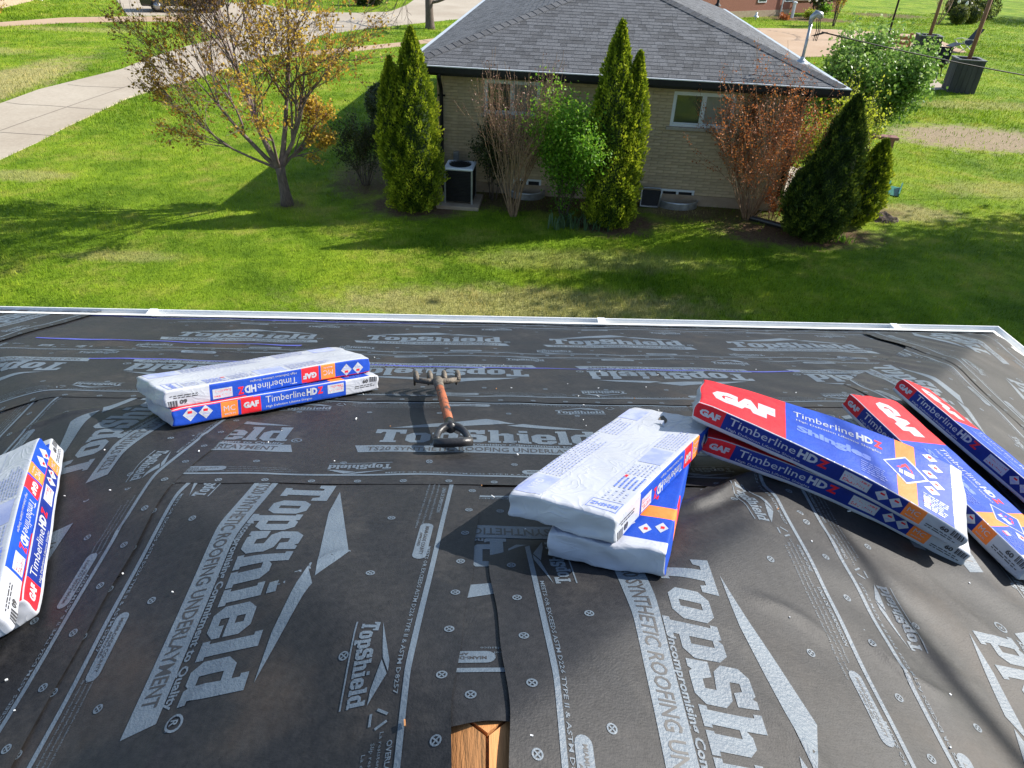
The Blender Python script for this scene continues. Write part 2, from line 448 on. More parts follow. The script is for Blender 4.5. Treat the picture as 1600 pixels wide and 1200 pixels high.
# ground: fine near, reaching the horizon far out
def ground_grid():
    xs = np.unique(np.concatenate([np.linspace(-900, -60, 8), np.linspace(-60, 60, 61), np.linspace(60, 900, 8)]))
    ys = np.unique(np.concatenate([np.linspace(-500, -20, 6), np.linspace(-20, 80, 51), np.linspace(80, 1500, 10)]))
    X, Y = np.meshgrid(xs, ys); Z = np.full_like(X, GZ)
    Z -= .04*np.clip(np.sin(X*.23+1)*np.sin(Y*.19), -1, 1)**2 * (Y < 60)
    nx, ny = len(xs), len(ys)
    i = np.arange(nx*ny).reshape(ny, nx)
    F = np.stack([i[:-1, :-1], i[:-1, 1:], i[1:, 1:], i[1:, :-1]], -1).reshape(-1, 4)
    o = mesh_np('lawn', np.stack([X, Y, Z], -1).reshape(-1, 3), F, M_LAWN, smooth=True)
    o['kind'] = 'structure'
ground_grid()
flat('driveway', DRIVE, GZ+.008, M_CONC, .1)
flat('street', STREET, GZ+.004, M_CONC, .1)
flat('sidewalk', WALK_NEAR, GZ+.012, M_CONC2, .1)
flat('sidewalk', WALK_FAR, GZ+.012, M_CONC2, .1)
flat('driveway', DRIVE_FAR, GZ+.008, M_CONC, .1)
flat('patio', PATIO, GZ+.01, M_CONC2, .1)
flat('patio', PAD_GRILL, GZ+.014, M_CONC, .1)
# expansion joints and cracks of the driveway: thin strips a little above the slab
jt = MB()
for q in ([(10, 160), (35, 163), (60, 164), (80, 165), (103, 167)], [(106, 132), (130, 134.5), (170, 136), (193, 137)],
          [(0, 204), (50, 186), (90, 172), (130, 158), (192, 137), (250, 115), (300, 100)], [(0, 206.5), (40, 209), (88, 212)], [(105, 167), (140, 170), (170, 171)],
          [(590, 21), (605, 29), (622, 36)]):
    P = [G(*a, z=GZ+.012) for a in q]
    for a, b in zip(P[:-1], P[1:]):
        d = (b-a)/np.linalg.norm(b-a); s = np.array([-d[1], d[0], 0])*.012
        jt.poly([a-s, b-s, b+s, a+s], [(0, 1, 2, 3)])
o = jt.build('driveway_joints', M_JOINT); o['kind'] = 'structure'

# grass blades: one mass, denser near the roof
HOUSE_O = np.array([-1.05, 15.36]); HOUSE_R = math.radians(-6.6)
HX = np.array([math.cos(HOUSE_R), math.sin(HOUSE_R)]); HY = np.array([-HX[1], HX[0]])
def hpt(u, v): return HOUSE_O + HX*u + HY*v
HOUSE_W, HOUSE_D, OVH = 7.75, 14.0, 0.5
HOUSE_POLY = [tuple(hpt(*q)) for q in ((0, 0), (HOUSE_W, 0), (HOUSE_W, HOUSE_D), (0, HOUSE_D))]
def grass():
    n = 5200000
    X = RNG.uniform(-30, 42, n); Y = RNG.uniform(6.5, 62, n)
    d = np.hypot(X-CAM[0], Y-CAM[1])
    keep = RNG.random(n) < np.clip((11.5/d)**2.0, 0, 1)
    P = np.stack([X, Y], -1)[keep]
    D = np.concatenate([P, np.full((len(P), 1), GZ)], 1)-CAM
    zc = D@_fw; px = D@R2/zc; py = D@U2/zc
    P = P[(np.abs(px) < .86) & (py > -.2) & (py < .62)]
    for poly in (DRIVE, STREET, WALK_NEAR, WALK_FAR, DRIVE_FAR, PATIO, PAD_GRILL, HOUSE_POLY):
        P = P[~inpoly(P, poly)]
    k = np.ones(len(P))
    for cx, cy, rx, ry, s in SOIL+DIRT:
        q = np.hypot((P[:, 0]-cx)/rx, (P[:, 1]-cy)/ry)+.22*np.sin(P[:, 0]*5+cx)*np.sin(P[:, 1]*6.3)
        k = np.minimum(k, np.clip(1-s*.95*np.clip((1.25-q)/.3, 0, 1), 0, 1))
    P = P[RNG.random(len(P)) < k]
    # extra dense strip close to the roof edge
    m = len(P); d = np.hypot(P[:, 0]-CAM[0], P[:, 1]-CAM[1])
    # clumpy height field
    cl = .5+.5*np.sin(P[:, 0]*3.1+2*np.sin(P[:, 1]*2.3))*np.sin(P[:, 1]*3.7+1.5*np.sin(P[:, 0]*1.9))
    ce = np.floor(P/np.array([.085, .075])+.35*np.sin(P[:, ::-1]*9)).astype(np.int64); hs = ((ce[:, 0]*73856093) ^ (ce[:, 1]*19349663)) % 1009/1009.0
    h = RNG.uniform(.020, .048, m)*(.6+.8*hs)*(1+.6*cl)*(.9+.012*d); wd = RNG.uniform(.0036, .0068, m)*(d/11.0)**.95
    a = RNG.uniform(0, 2*math.pi, m); la = RNG.uniform(0, 2*math.pi, m); lean = RNG.uniform(.1, .9, m)*h
    B = np.concatenate([P, np.full((m, 1), GZ-.03)], 1)
    s = np.stack([np.cos(a)*wd, np.sin(a)*wd, np.zeros(m)], -1)
    T = B+np.stack([np.cos(la)*lean, np.sin(la)*lean, h+.03], -1)
    V = np.stack([B-s, B+s, T], 1).reshape(-1, 3)
    F = np.arange(3*m).reshape(-1, 3)
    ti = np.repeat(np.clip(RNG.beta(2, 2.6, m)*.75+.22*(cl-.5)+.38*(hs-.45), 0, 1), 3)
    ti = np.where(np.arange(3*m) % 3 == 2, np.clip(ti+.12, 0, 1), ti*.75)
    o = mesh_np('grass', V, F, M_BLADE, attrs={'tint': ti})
    tag(o, 'short bright green lawn grass with dry straw patches', 'grass', kind='stuff')
    print('grass blades', m)
grass()

# ================================================================== OUR ROOF
PP = 1.0/3.0; NN = math.sqrt(1+PP*PP); HN = math.sqrt(1+NN*NN); DD = 4.187
_U1 = np.array([1, NN])/HN; _W1 = np.array([NN, -1])/HN; _U2 = np.array([-1, NN])/HN; _W2 = np.array([NN, 1])/HN
class Wave:
    def __init__(s, seed, n, lmin, lmax, amp):
        g = np.random.default_rng(seed); a = g.uniform(0, 2*math.pi, n); l = np.exp(g.uniform(math.log(lmin), math.log(lmax), n))
        s.k = np.stack([np.cos(a), np.sin(a)], -1)*(2*math.pi/l)[:, None]; s.ph = g.uniform(0, 6.28, n); s.a = amp*np.sqrt(l/lmax)*g.uniform(.5, 1, n)
    def __call__(s, x, y):
        return (s.a[:, None]*np.sin(s.k[:, :1]*x[None]+s.k[:, 1:]*y[None]+s.ph[:, None])).sum(0)
_wv = Wave(3, 9, .22, 1.1, .0022)
CREASES = [(1.02, 1.02, 1.22, .78), (1.18, .62, 1.42, .38), (1.05, .45, 1.30, .30), (1.45, .95, 1.62, .55), (1.30, .05, 1.62, -.20), (.72, .55, .98, .40), (.60, .22, .82, -.05),
           (1.62, .25, 1.78, -.25), (2.05, .6, 2.15, .1), (-.62, .30, -.78, -.10), (-.35, .66, -.60, .50), (-1.28, .62, -1.42, .15), (-1.10, 1.02, -1.35, .72), (-.95, 1.45, -1.30, 1.62),
           (.35, 2.55, 1.25, 2.62), (-.9, 2.42, -.2, 2.36), (1.1, 3.05, 1.9, 2.98), (2.3, 3.3, 2.75, 2.9), (2.6, 3.7, 3.1, 3.2), (-2.0, 2.95, -1.4, 3.05), (-2.1, 1.75, -1.7, 1.95), (.15, 1.42, .05, 1.85), (-.5, 1.35, .1, 1.30)]
def creases(x, y):
    h = np.zeros_like(x)
    for i, (x0, y0, x1, y1) in enumerate(CREASES):
        dx, dy = x1-x0, y1-y0; l = math.hypot(dx, dy); t = ((x-x0)*dx+(y-y0)*dy)/(l*l)
        d = ((x-x0)*dy-(y-y0)*dx)/l+.02*np.sin(t*5+i)
        h += (.0045+.002*(i % 3))*np.exp(-(d/.017)**2)*np.clip(t*4, 0, 1)*np.clip((1-t)*4, 0, 1)*((t > 0) & (t < 1))
    return h
def surf(x, y):
    ax = np.sqrt(x*x+.012**2); m = .5*(ax+y+np.sqrt((ax-y)**2+.055**2))
    m = np.where(y < -.2, ax, m)
    # the right-hand slope is more rumpled
    rum = np.clip((x-np.maximum(y, 0)*.35-.15)/1.0, 0, 1)
    wr = .0035*rum*np.sin(26*(x*.78+y*.62)+2.2*np.sin(5*y-3*x)+1.3*np.sin(9*x+2*y))*(.5+.5*np.sin(3.1*x-4.2*y))
    return -PP*m + _wv(x, y) + wr + creases(x, y)
def plan(home, a, b):
    if home == 'h':
        x, y = a.copy(), b/NN
        l = x < -y; h = a*_U2[0]+b*_U2[1]; ww = a*_W2[0]+b*_W2[1]
        a2 = h*_U1[0]+ww*_W1[0]; b2 = h*_U1[1]+ww*_W1[1]
        x = np.where(l, -b2/NN, x); y = np.where(l, a2, y)
        r = a > b/NN; h = -a*_U2[0]+b*_U2[1]; ww = -a*_W2[0]+b*_W2[1]
        a2 = h*_U1[0]+ww*_W1[0]; b2 = h*_U1[1]+ww*_W1[1]
        return np.where(r, b2/NN, x), np.where(r, a2, y)
    fold = a > b/NN
    h = a*_U1[0]+b*_U1[1]; ww = a*_W1[0]+b*_W1[1]
    c = h*_U2[0]+ww*_W2[0]; e = h*_U2[1]+ww*_W2[1]
    x = np.where(fold, c, -b/NN); y = np.where(fold, e/NN, a)
    return (x, y) if home == 'l' else (-x, y)

def sheet_material():
    m, t = _nodes('black_underlayment')
    out = N(t, 'ShaderNodeOutputMaterial'); p = N(t, 'ShaderNodeBsdfPrincipled'); L(t, p.outputs[0], out.inputs[0])
    geo = N(t, 'ShaderNodeNewGeometry'); vec = geo.outputs['Position']
    n1 = noise(t, 2.4, 6, .65, vec); n2 = noise(t, 190, 3, .6, vec); n3 = noise(t, 1.3, 5, .6, vec); n4 = noise(t, 48, 6, .75, vec)
    c = ramp(t, n1.outputs['Fac'], [(.3, (.0100, .0110, .0140)), (.55, (.0180, .0180, .0195)), (.75, (.033, .030, .028))]).outputs[0]
    c = mixc(t, 1.0, c, ramp(t, n4.outputs['Fac'], [(.3, (.55, .55, .57)), (.72, (1.65, 1.6, 1.52))]).outputs[0], 'MULTIPLY')
    # brown sawdust / foot dust, more of it down the hip face
    du = ramp(t, n3.outputs['Fac'], [(.58, (0, 0, 0)), (.82, (.42, .42, .42))]).outputs[0]
    c = mixc(t, du, c, (.115, .075, .045))
    n6 = noise(t, 5.5, 6, .72, vec); sc_ = ramp(t, n6.outputs['Fac'], [(.56, (0, 0, 0)), (.74, (.5, .5, .5))]).outputs[0]
    c = mixc(t, sc_, c, (.060, .056, .052))
    L(t, c, p.inputs['Base Color'])
    rr = N(t, 'ShaderNodeMapRange'); rr.inputs[3].default_value = .50; rr.inputs[4].default_value = .68
    L(t, n1.outputs['Fac'], rr.inputs[0]); L(t, rr.outputs[0], p.inputs['Roughness'])
    p.inputs['Specular IOR Level'].default_value = .32
    wv = N(t, 'ShaderNodeMath', operation='MULTIPLY'); L(t, n2.outputs['Fac'], wv.inputs[0]); wv.inputs[1].default_value = .35
    ad = N(t, 'ShaderNodeMath', operation='ADD'); L(t, wv.outputs[0], ad.inputs[0])
    m4 = N(t, 'ShaderNodeMath', operation='MULTIPLY'); L(t, n4.outputs['Fac'], m4.inputs[0]); m4.inputs[1].default_value = .22
    L(t, m4.outputs[0], ad.inputs[1])
    b = N(t, 'ShaderNodeBump'); b.inputs['Strength'].default_value = .32; b.inputs['Distance'].default_value = .008
    L(t, ad.outputs[0], b.inputs['Height']); L(t, b.outputs[0], p.inputs['Normal'])
    return m
M_SHEET = sheet_material()
M_PRINT = pm('pale_blue_print', (.070, .096, .128), (.118, .150, .182), 5, .5, .25, 120, lo=.3, hi=.7, space='Object')
M_PRINTK = pm('dark_print', (.022, .023, .026), (.036, .034, .034), 8, .55)
M_WOOD = pm('deck_wood', (.24, .095, .032), (.50, .225, .075), 3.2, .8, .25, 14, stretch=(7, 1.0, 7), lo=.25, hi=.55)
M_WHITE = pm('white_aluminium', (.72, .73, .72), (.80, .81, .80), 5, .35, spec=.5)
M_CHALK = pm('blue_chalk', (.035, .045, .22), (.07, .09, .36), 7, .95, lo=.3, hi=.7)
M_WALL = pm('tan_wall', (.36, .28, .20), (.44, .35, .26), 4, .85)

our = thing('house', 'low house under the camera, hip roof covered in black printed underlayment', 'house', (0, 0, 0))
mb = MB(); q = DD-.45
mb.box(-q, q, -8.6, q, GZ-.1, -PP*DD-.12)
mb.build('wall', M_WALL, our)
# roof deck just below the sheets
z0 = -.035
dv = [(0, 0, z0), (DD, DD, -PP*DD+z0), (-DD, DD, -PP*DD+z0), (-DD, -9, -PP*DD+z0), (0, -9, z0), (DD, -9, -PP*DD+z0)]
mb = MB(); mb.poly(dv, [(0, 1, 2), (0, 2, 3, 4), (0, 4, 5, 1)])
low = [(x, y, z-.03) for x, y, z in dv]
mb.poly(low, [(2, 1, 0), (4, 3, 2, 0), (1, 5, 4, 0)])
mb.build('roof_deck', M_WOOD, our)
def board(poly, drop):
    top = [(x, y, -PP*max(abs(x), y)-drop) for x, y in poly]; k = len(poly)
    m = MB(); m.poly(top+[(x, y, z-.018) for x, y, z in top],
                     [tuple(range(k)), tuple(reversed(range(k, 2*k)))]+[(i, (i+1) % k+0 if False else i+k, (i+1) % k+k, (i+1) % k) for i in range(k)])
    return m.build('deck_board', M_WOOD, our)
board([(-.003, -3), (-.003, -.004), (-.16, .151), (-.16, -3)], .015)
board([(.004, -3), (.16, -3), (.16, .152), (.004, -.002)], .016)
board([(0.001, .003), (.15, .152), (-.15, .152)], .0155)

# ---- the printed unit of one roll: (s to the reader's right, y up), y=0 top edge of the roll
PERIOD, RW = 1.29, 1.09
def unit():
    q = []
    V, T = slab_word('TopShield', 0, .945, -.665, .165); q.append((V, T, 0))
    q.append((*loops([(.05, -.475), (.22, -.468), (.60, -.405), (.47, -.345)]), 0))
    q.append((*loops([(.56, -.434), (.78, -.473), (.92, -.478), (.635, -.402)]), 0))
    q.append((*ring(.985, -.655, .022, .016, 16), 0)); q.append((*fit(text2d('R', .02), .977, .993, -.665, -.646), 0))
    q.append((*fit(text2d('Uncompromising Commitment to Quality', .03), .28, .945, -.700, -.676), 0))
    q.append((*loops([(-.035, -.785), (1.0, -.785), (.975, -.705), (-.06, -.705)]), 0))
    q.append((*fit(text2d('TS20 SYNTHETIC ROOFING UNDERLAYMENT', .012), -.005, .93, -.767, -.722), 1))
    s0, s1 = -.20, PERIOD-.20
    q.append((*rect(s0, s1, -.108, -.094), 0)); q.append((*rect(s0, s1, -1.017, -1.003), 0))
    # small logos by both lines, the lower one reads the other way up
    def logo(x0, yb, flip):
        V, T = slab_word('TopShield', 0, .235, 0, .042)
        V2, T2 = loops([(.0, .048), (.13, .085), (.16, .085), (.12, .068)]); V3, T3 = loops([(.125, .066), (.165, .083), (.235, .048), (.20, .05)])
        W, TT, _ = join2([(V, T, 0), (V2, T2, 0), (V3, T3, 0), (*rect(.0, .235, -.016, -.012), 0)])
        if flip: W = -W+np.array([.235, .07])
        return W+np.array([x0, yb]), TT, 0
    q.append(logo(.80, -.232, False)); q.append(logo(-.12, -.985, True))
    # lozenges
    def loz(x0, yb):
        r = .02; k = 8
        P = [(x0+.17+r*math.cos(a), yb+r*math.sin(a)) for a in np.linspace(-math.pi/2, math.pi/2, k)]+[(x0+r*math.cos(a), yb+r*math.sin(a)) for a in np.linspace(math.pi/2, 1.5*math.pi, k)]
        q.append((*loops(P), 0)); q.append((*fit(text2d('MIAMI-DADE COUNTY', .02), x0, x0+.165, yb-.002, yb+.009), 1))
        q.append((*fit(text2d('APPROVED', .02), x0+.04, x0+.12, yb-.014, yb-.006), 1))
    loz(.30, -.145); loz(.62, -.965)
    for i, (sx, s) in enumerate(((.0, 'LÍNEA DE SUPERPOSICIÓN'), (-.17, 'OVERLAP LINE'))):
        q.append((*fit(text2d(s, .02), sx, sx+(.20 if i == 0 else .11), -.128, -.116), 0))
    for i, s in enumerate(('La resistencia al desliz puede variar de la superficie y la inclinación', 'Slip resistance may vary with surface condition and slope of the roof',
                           'La carga de resistencia se genera al usar clavos con tapa de plástico')):
        q.append((*fit(text2d(s, .0, 0, 1), -.19+.02*i, .255+.03*i, -.146-.017*i, -.137-.017*i), 0))
    q.append((*fit(text2d('MEETS OR EXCEEDS ASTM D226 TYPE II & ASTM D8257', .01, 0, 1), .42, 1.02, -.128, -.117), 0))
    q.append((*fit(text2d('MEETS OR EXCEEDS ASTM D226 TYPE II & ASTM D8257', .01, 0, 1), .10, .72, -.998, -.987), 0))
    for i in range(3):
        q.append((*fit(text2d('Slip resistance may vary with surface condition and slope of the roof', .0, 0, 1), .80, 1.07-.02*i, -.990+.016*i, -.982+.016*i), 0))
    # recycling triangle
    for k in range(3):
        a0, a1 = math.pi/2+k*2.094+.35, math.pi/2+(k+1)*2.094-.35
        q.append((*bar(.30-.0+.022*math.cos(a0)-.55+.03, -.155+.022*math.sin(a0), .30-.55+.03+.022*math.cos(a1), -.155+.022*math.sin(a1), .006), 0))
    # nailing marks
    def mark(x, y):
        q.append((*ring(x, y, .0125, .0085, 14), 0))
        q.append((*bar(x-.006, y-.006, x+.006, y+.006, .0035), 0))
        q.append((*bar(x-.006, y+.006, x-.0016, y+.0016, .0035), 0)); q.append((*bar(x+.0016, y-.0016, x+.006, y-.006, .0035), 0))
    for i in range(8):
        mark(s0+.05+i*PERIOD/8, -.025); mark(s0+.05+i*PERIOD/8, -1.066)
    for i in range(4):
        mark(s0+.13+i*PERIOD/4, -.262); mark(s0+.13+i*PERIOD/4, -.895)
    V, T, M = join2(q)
    return dice(V, T, M, .026)
UV_, UT_, UM_ = unit()
print('unit tris', len(UT_))

def make_sheet(home, orient, b0, aT, lift, a_lo, end, edge=None, low_edge=None, print_lo=-2.2, curl=0.0, extra=None):
    """home plane l/h/r; orient N: roll top towards the ridge; b0 = smaller b of the roll; end=(c0,c1): a_end = c0+c1*b"""
    lift *= .55
    bmin = b0 if edge is None else edge; bmax = b0+RW if low_edge is None else low_edge
    rg = np.random.default_rng(int(abs(b0*1000))+ord(home))
    nb = max(3, int((bmax-bmin)/.017)); bs = np.linspace(bmin, bmax, nb+1)
    amax = end[0]+end[1]*(bmax if end[1] > 0 else bmin); na = int((amax-a_lo)/.02)
    us = np.linspace(0, 1, na+1)
    B, U = np.meshgrid(bs, us, indexing='ij')
    A = a_lo+(end[0]+end[1]*B-a_lo)*U
    # slightly uneven cut edges
    jit = .003*np.sin(A*7+b0*5)+.0025*np.sin(A*19+2*b0); fe = np.zeros_like(B); fe[0] = 1; fe[-1] = 1
    B = B+jit*fe
    je = .008*np.sin(B*21+b0)+.005*np.sin(B*53); A[:, -1] += je[:, -1]
    def lifted(a, b):
        x, y = plan(home, a, b); z = surf(x, y)+lift
        if curl:
            z = z+curl*np.exp(-np.abs(b-bmin)/.035)*(.5+.5*np.sin(a*9+1))
        if extra is not None: z = z+extra(a, b)
        return np.stack([x, y, z], -1)
    V = lifted(A.ravel(), B.ravel())
    i = np.arange(A.size).reshape(A.shape)
    F = np.stack([i[:-1, :-1], i[1:, :-1], i[1:, 1:], i[:-1, 1:]], -1).reshape(-1, 4)
    if home == 'r': F = F[:, ::-1]
    if home == 'h': F = F[:, ::-1]
    o = mesh_np('underlayment_sheet', V, F, M_SHEET, our, smooth=True)
    sgn = {('l', 'N'): -1, ('l', 'R'): 1, ('r', 'N'): 1, ('r', 'R'): -1, ('h', 'N'): -1, ('h', 'R'): 1}[(home, orient)]
    VS, TS, MS = [], [], []; base = 0
    lo = max(a_lo, print_lo)
    for k in range(-12, 13):
        aa = aT+k*PERIOD*sgn
        s = UV_[:, 0]; a = aa+sgn*s; b = (b0-UV_[:, 1]) if orient == 'N' else (b0+RW+UV_[:, 1])
        if a.max() < lo or a.min() > amax: continue
        V2, T2, M2 = np.stack([a, b], -1), UT_, UM_
        clips = []
        if (b < bmin).any(): clips.append(((0, bmin+.004), (0, -1)))
        if (b > bmax).any(): clips.append(((0, bmax-.004), (0, 1)))
        if (a > end[0]+end[1]*b-.02).any(): clips.append(((end[0]-.008, 0), (1, -end[1])))
        if (a < a_lo).any(): clips.append(((a_lo, 0), (-1, 0)))
        if clips: V2, T2, M2 = dice(V2, T2, M2, None, clips)
        if not len(T2): continue
        P = lifted(V2[:, 0], V2[:, 1]); P[:, 2] += .0013
        vk = np.unique(T2[M2 == 1]); P[vk, 2] += .0006
        VS.append(P); TS.append(T2+base); MS.append(M2); base += len(P)
    if VS:
        pr = mesh_np('printed_lettering', np.concatenate(VS), np.concatenate(TS), [M_PRINT, M_PRINTK], o, np.concatenate(MS)); pr['kind'] = 'stuff'
    return o
def fold_r1(a, b):
    d = (.63+.58*b)-a; wn = np.clip((b-.62)/.12, 0, 1)*np.clip((1.17-b)/.14, 0, 1)
    return wn*(.040*np.exp(-((d-.075+.03*np.sin(b*14))/.038)**2)+.012*np.exp(-((d-.20)/.05)**2))
E_ = DD*NN
make_sheet('h', 'N', 4.24, .9, .002, -DD, (DD, 0), low_edge=E_)
make_sheet('h', 'R', 3.24, -.826, .005, -4.05, (4.05, 0), low_edge=4.33)
make_sheet('h', 'N', .075, .30, .006, -1.0, (1.0, 0), edge=.026)
make_sheet('l', 'N', .08, 1.133, .010, -4, (1.22, 0), edge=.072, curl=.004)
make_sheet('h', 'R', 1.175, -.464, .014, -2.1, (2.1, 0), curl=.002)
make_sheet('l', 'N', 2.18, .7, .010, -4, (3.2, 0))
make_sheet('l', 'R', 1.16, 1.29, .018, -4, (2.28, 0), edge=1.14, curl=.003)
make_sheet('r', 'N', 1.11, -.33, .0165, -4, (1.30, .80))
make_sheet('r', 'R', .078, .62, .019, -4, (.63, .58), edge=.045, curl=.0012, extra=fold_r1)
make_sheet('h', 'N', 2.18, .25, .023, -3.5, (3.05, 0))
make_sheet('l', 'R', 3.25, 2.3, .027, -4, (4.35, 0), low_edge=E_)
make_sheet('r', 'R', 2.16, 3.0, .027, -4, (.45, .96), curl=.005)
make_sheet('r', 'N', 3.22, 2.2, .031, -4, (4.10, 0), low_edge=E_, curl=.003)

# blue snapped chalk lines
def chalk(pts, wd, lift, name='chalk_line'):
    P = np.array(pts); L_ = np.concatenate([[0], np.cumsum(np.hypot(*np.diff(P, axis=0).T))]); n = max(2, int(L_[-1]/.04))
    s = np.linspace(0, L_[-1], n); x = np.interp(s, L_, P[:, 0]); y = np.interp(s, L_, P[:, 1])
    dx, dy = np.gradient(x), np.gradient(y); l = np.hypot(dx, dy); nx, ny = -dy/l, dx/l
    ww = wd*(.55+.45*np.sin(s*6)*np.sin(s*2.3+1))+.002
    a = np.stack([x-nx*ww, y-ny*ww, surf(x-nx*ww, y-ny*ww)+lift], -1); b = np.stack([x+nx*ww, y+ny*ww, surf(x+nx*ww, y+ny*ww)+lift], -1)
    V = np.stack([a, b], 1).reshape(-1, 3); i = np.arange(n-1)*2
    return mesh_np(name, V, np.stack([i, i+1, i+3, i+2], -1), M_CHALK, our)
chalk([(-2.3, 2.80), (-1.3, 2.80), (-.2, 2.735), (.9, 2.745), (1.9, 2.77)], .011, .0145)
chalk([(-2.95, 3.36), (-2.5, 3.34), (-1.9, 3.30), (-1.2, 3.27)], .016, .0055)
chalk([(-3.3, 4.165), (-2.3, 4.14), (-1.2, 4.11), (-.3, 4.12)], .012, .0045)

# white drip edge and gutter round the eaves
ze = -PP*DD
def strip(p0, p1, prof, name, mats, out):
    """sweep profile (o,z) along p0->p1 with mitred 45 degree ends; out = outward unit vector"""
    m = MB(); p0 = np.array(p0, float); p1 = np.array(p1, float); d = (p1-p0)/np.linalg.norm(p1-p0); k = len(prof)
    o = np.array(out, float)
    for base, sg in ((p0, -1), (p1, 1)):
        for (oo, z) in prof: m.v.append((base[0]+o[0]*oo+d[0]*sg*oo, base[1]+o[1]*oo+d[1]*sg*oo, base[2]+z))
    for i in range(k-1):
        m.f.append((i, i+1, k+i+1, k+i)); m.m.append(0)
    return m.build(name, mats, our)
gut = [(.0, -.012), (.002, -.10), (.075, -.10), (.098, -.06), (.112, -.012), (.118, .004), (.106, .006), (.100, -.008), (.094, -.058), (.072, -.096), (.006, -.096)]
drip = [(-.035, .030), (.012, .018), (.016, .012), (.016, -.03), (.012, -.03)]
fas = [(-.005, -.01), (-.005, -.17), (-.03, -.17)]
for p0, p1, out in (((-DD, DD, ze), (DD, DD, ze), (0, 1)), ((DD, DD, ze), (DD, -9, ze), (1, 0)), ((-DD, -9, ze), (-DD, DD, ze), (-1, 0))):
    if out == (1, 0):
        p0, p1 = (DD, DD, ze), (DD, -9, ze)
    s = strip(p0, p1, gut, 'gutter', M_WHITE, out)
    strip(p0, p1, drip, 'drip_edge', M_WHITE, out)
    strip(p0, p1, fas, 'fascia', M_WHITE, out)

for jx in (-2.62, .95, 3.4):
    mb = MB(); mb.box(jx-.03, jx+.03, DD+.004, DD+.121, ze-.103, ze+.0078); mb.build('gutter_joint', M_WHITE, our)

# ================================================================== SHINGLE BUNDLES
BL, BW, BH = 1.0, .33, .080
def film_material(name, c1, c2, rough=.34):
    m, t = _nodes(name)
    out = N(t, 'ShaderNodeOutputMaterial'); p = N(t, 'ShaderNodeBsdfPrincipled'); L(t, p.outputs[0], out.inputs[0])
    tc = N(t, 'ShaderNodeTexCoord'); vec = tc.outputs['Object']
    n1 = noise(t, 5, 4, .6, vec); c = ramp(t, n1.outputs['Fac'], [(.35, c1), (.65, c2)]).outputs[0]
    n2 = noise(t, 7, 2, .5, vec); n2.inputs['Distortion'].default_value = 1.2
    mu = N(t, 'ShaderNodeMath', operation='MULTIPLY'); L(t, n2.outputs['Fac'], mu.inputs[0]); mu.inputs[1].default_value = 7.0
    pg = N(t, 'ShaderNodeMath', operation='PINGPONG'); L(t, mu.outputs[0], pg.inputs[0]); pg.inputs[1].default_value = .5
    pw = N(t, 'ShaderNodeMath', operation='POWER'); L(t, pg.outputs[0], pw.inputs[0]); pw.inputs[1].default_value = 2.2
    b = N(t, 'ShaderNodeBump'); b.inputs['Strength'].default_value = .30; b.inputs['Distance'].default_value = .012
    L(t, pw.outputs[0], b.inputs['Height']); L(t, b.outputs[0], p.inputs['Normal'])
    p.inputs['Roughness'].default_value = rough; p.inputs['Specular IOR Level'].default_value = .4
    L(t, c, p.inputs['Base Color']); return m
M_FILM = film_material('white_film', (.37, .39, .44), (.44, .455, .49))
M_BLUE = pm('blue_film', (.007, .042, .31), (.014, .068, .42), 9, .55, .12, 40, spec=.18, lo=.3, hi=.7)
M_NAVY = pm('navy_film', (.008, .020, .15), (.011, .030, .21), 9, .55, .12, 40, spec=.18)
M_RED = pm('red_film', (.52, .012, .022), (.62, .025, .035), 9, .55, .12, 40, spec=.18)
M_ORANGE = pm('orange_film', (.75, .17, .03), (.85, .22, .05), 9, .55, .12, 40, spec=.18)
M_LTBLUE = pm('light_blue_ink', (.09, .15, .55), (.13, .20, .62), 9, .35)
M_PALE = pm('pale_lilac_ink', (.25, .29, .50), (.36, .39, .56), 14, .45, lo=.4, hi=.6)
M_INK = pm('ink_black', (.03, .03, .035), (.06, .06, .06), 14, .5)
M_TORN = pm('torn_dark', (.035, .030, .026), (.14, .105, .06), 9, .8, lo=.4, hi=.7)
BM = [M_FILM, M_BLUE, M_NAVY, M_RED, M_ORANGE, M_LTBLUE, M_PALE, M_INK, M_TORN]
FILM, BLUE, NAVY, RED, ORANGE, LTB, PALE, INK, TORN = range(9)

def wordmark(x0, x1, y0, h):
    """'Timberline HDZ' in three pieces"""
    w_ = x1-x0
    return [(*fit(text2d('Timberline', .0), x0, x0+.66*w_, y0, h=h), FILM), (*fit(text2d('HD', .05), x0+.685*w_, x0+.87*w_, y0, h=h), FILM),
            (*fit(text2d('Z', .05), x0+.878*w_, x0+.975*w_, y0, h=h), RED)]
def diamond(cx, cy, rx, ry, m=FILM): return (*loops([(cx-rx, cy), (cx, cy-ry), (cx+rx, cy), (cx, cy+ry)]), m)
def smalltext(x0, x1, y0, y1, n, m, seed=0):
    r = np.random.default_rng(seed); q = []; hh = (y1-y0)/n
    for i in range(n):
        y = y1-(i+.75)*hh; x = x0; xe = x1-(x1-x0)*r.uniform(0, .3)
        while x < xe:
            ww = r.uniform(.008, .028); q.append((*rect(x, min(x+ww, xe+.004), y, y+hh*.42), m)); x += ww+.005
    return q
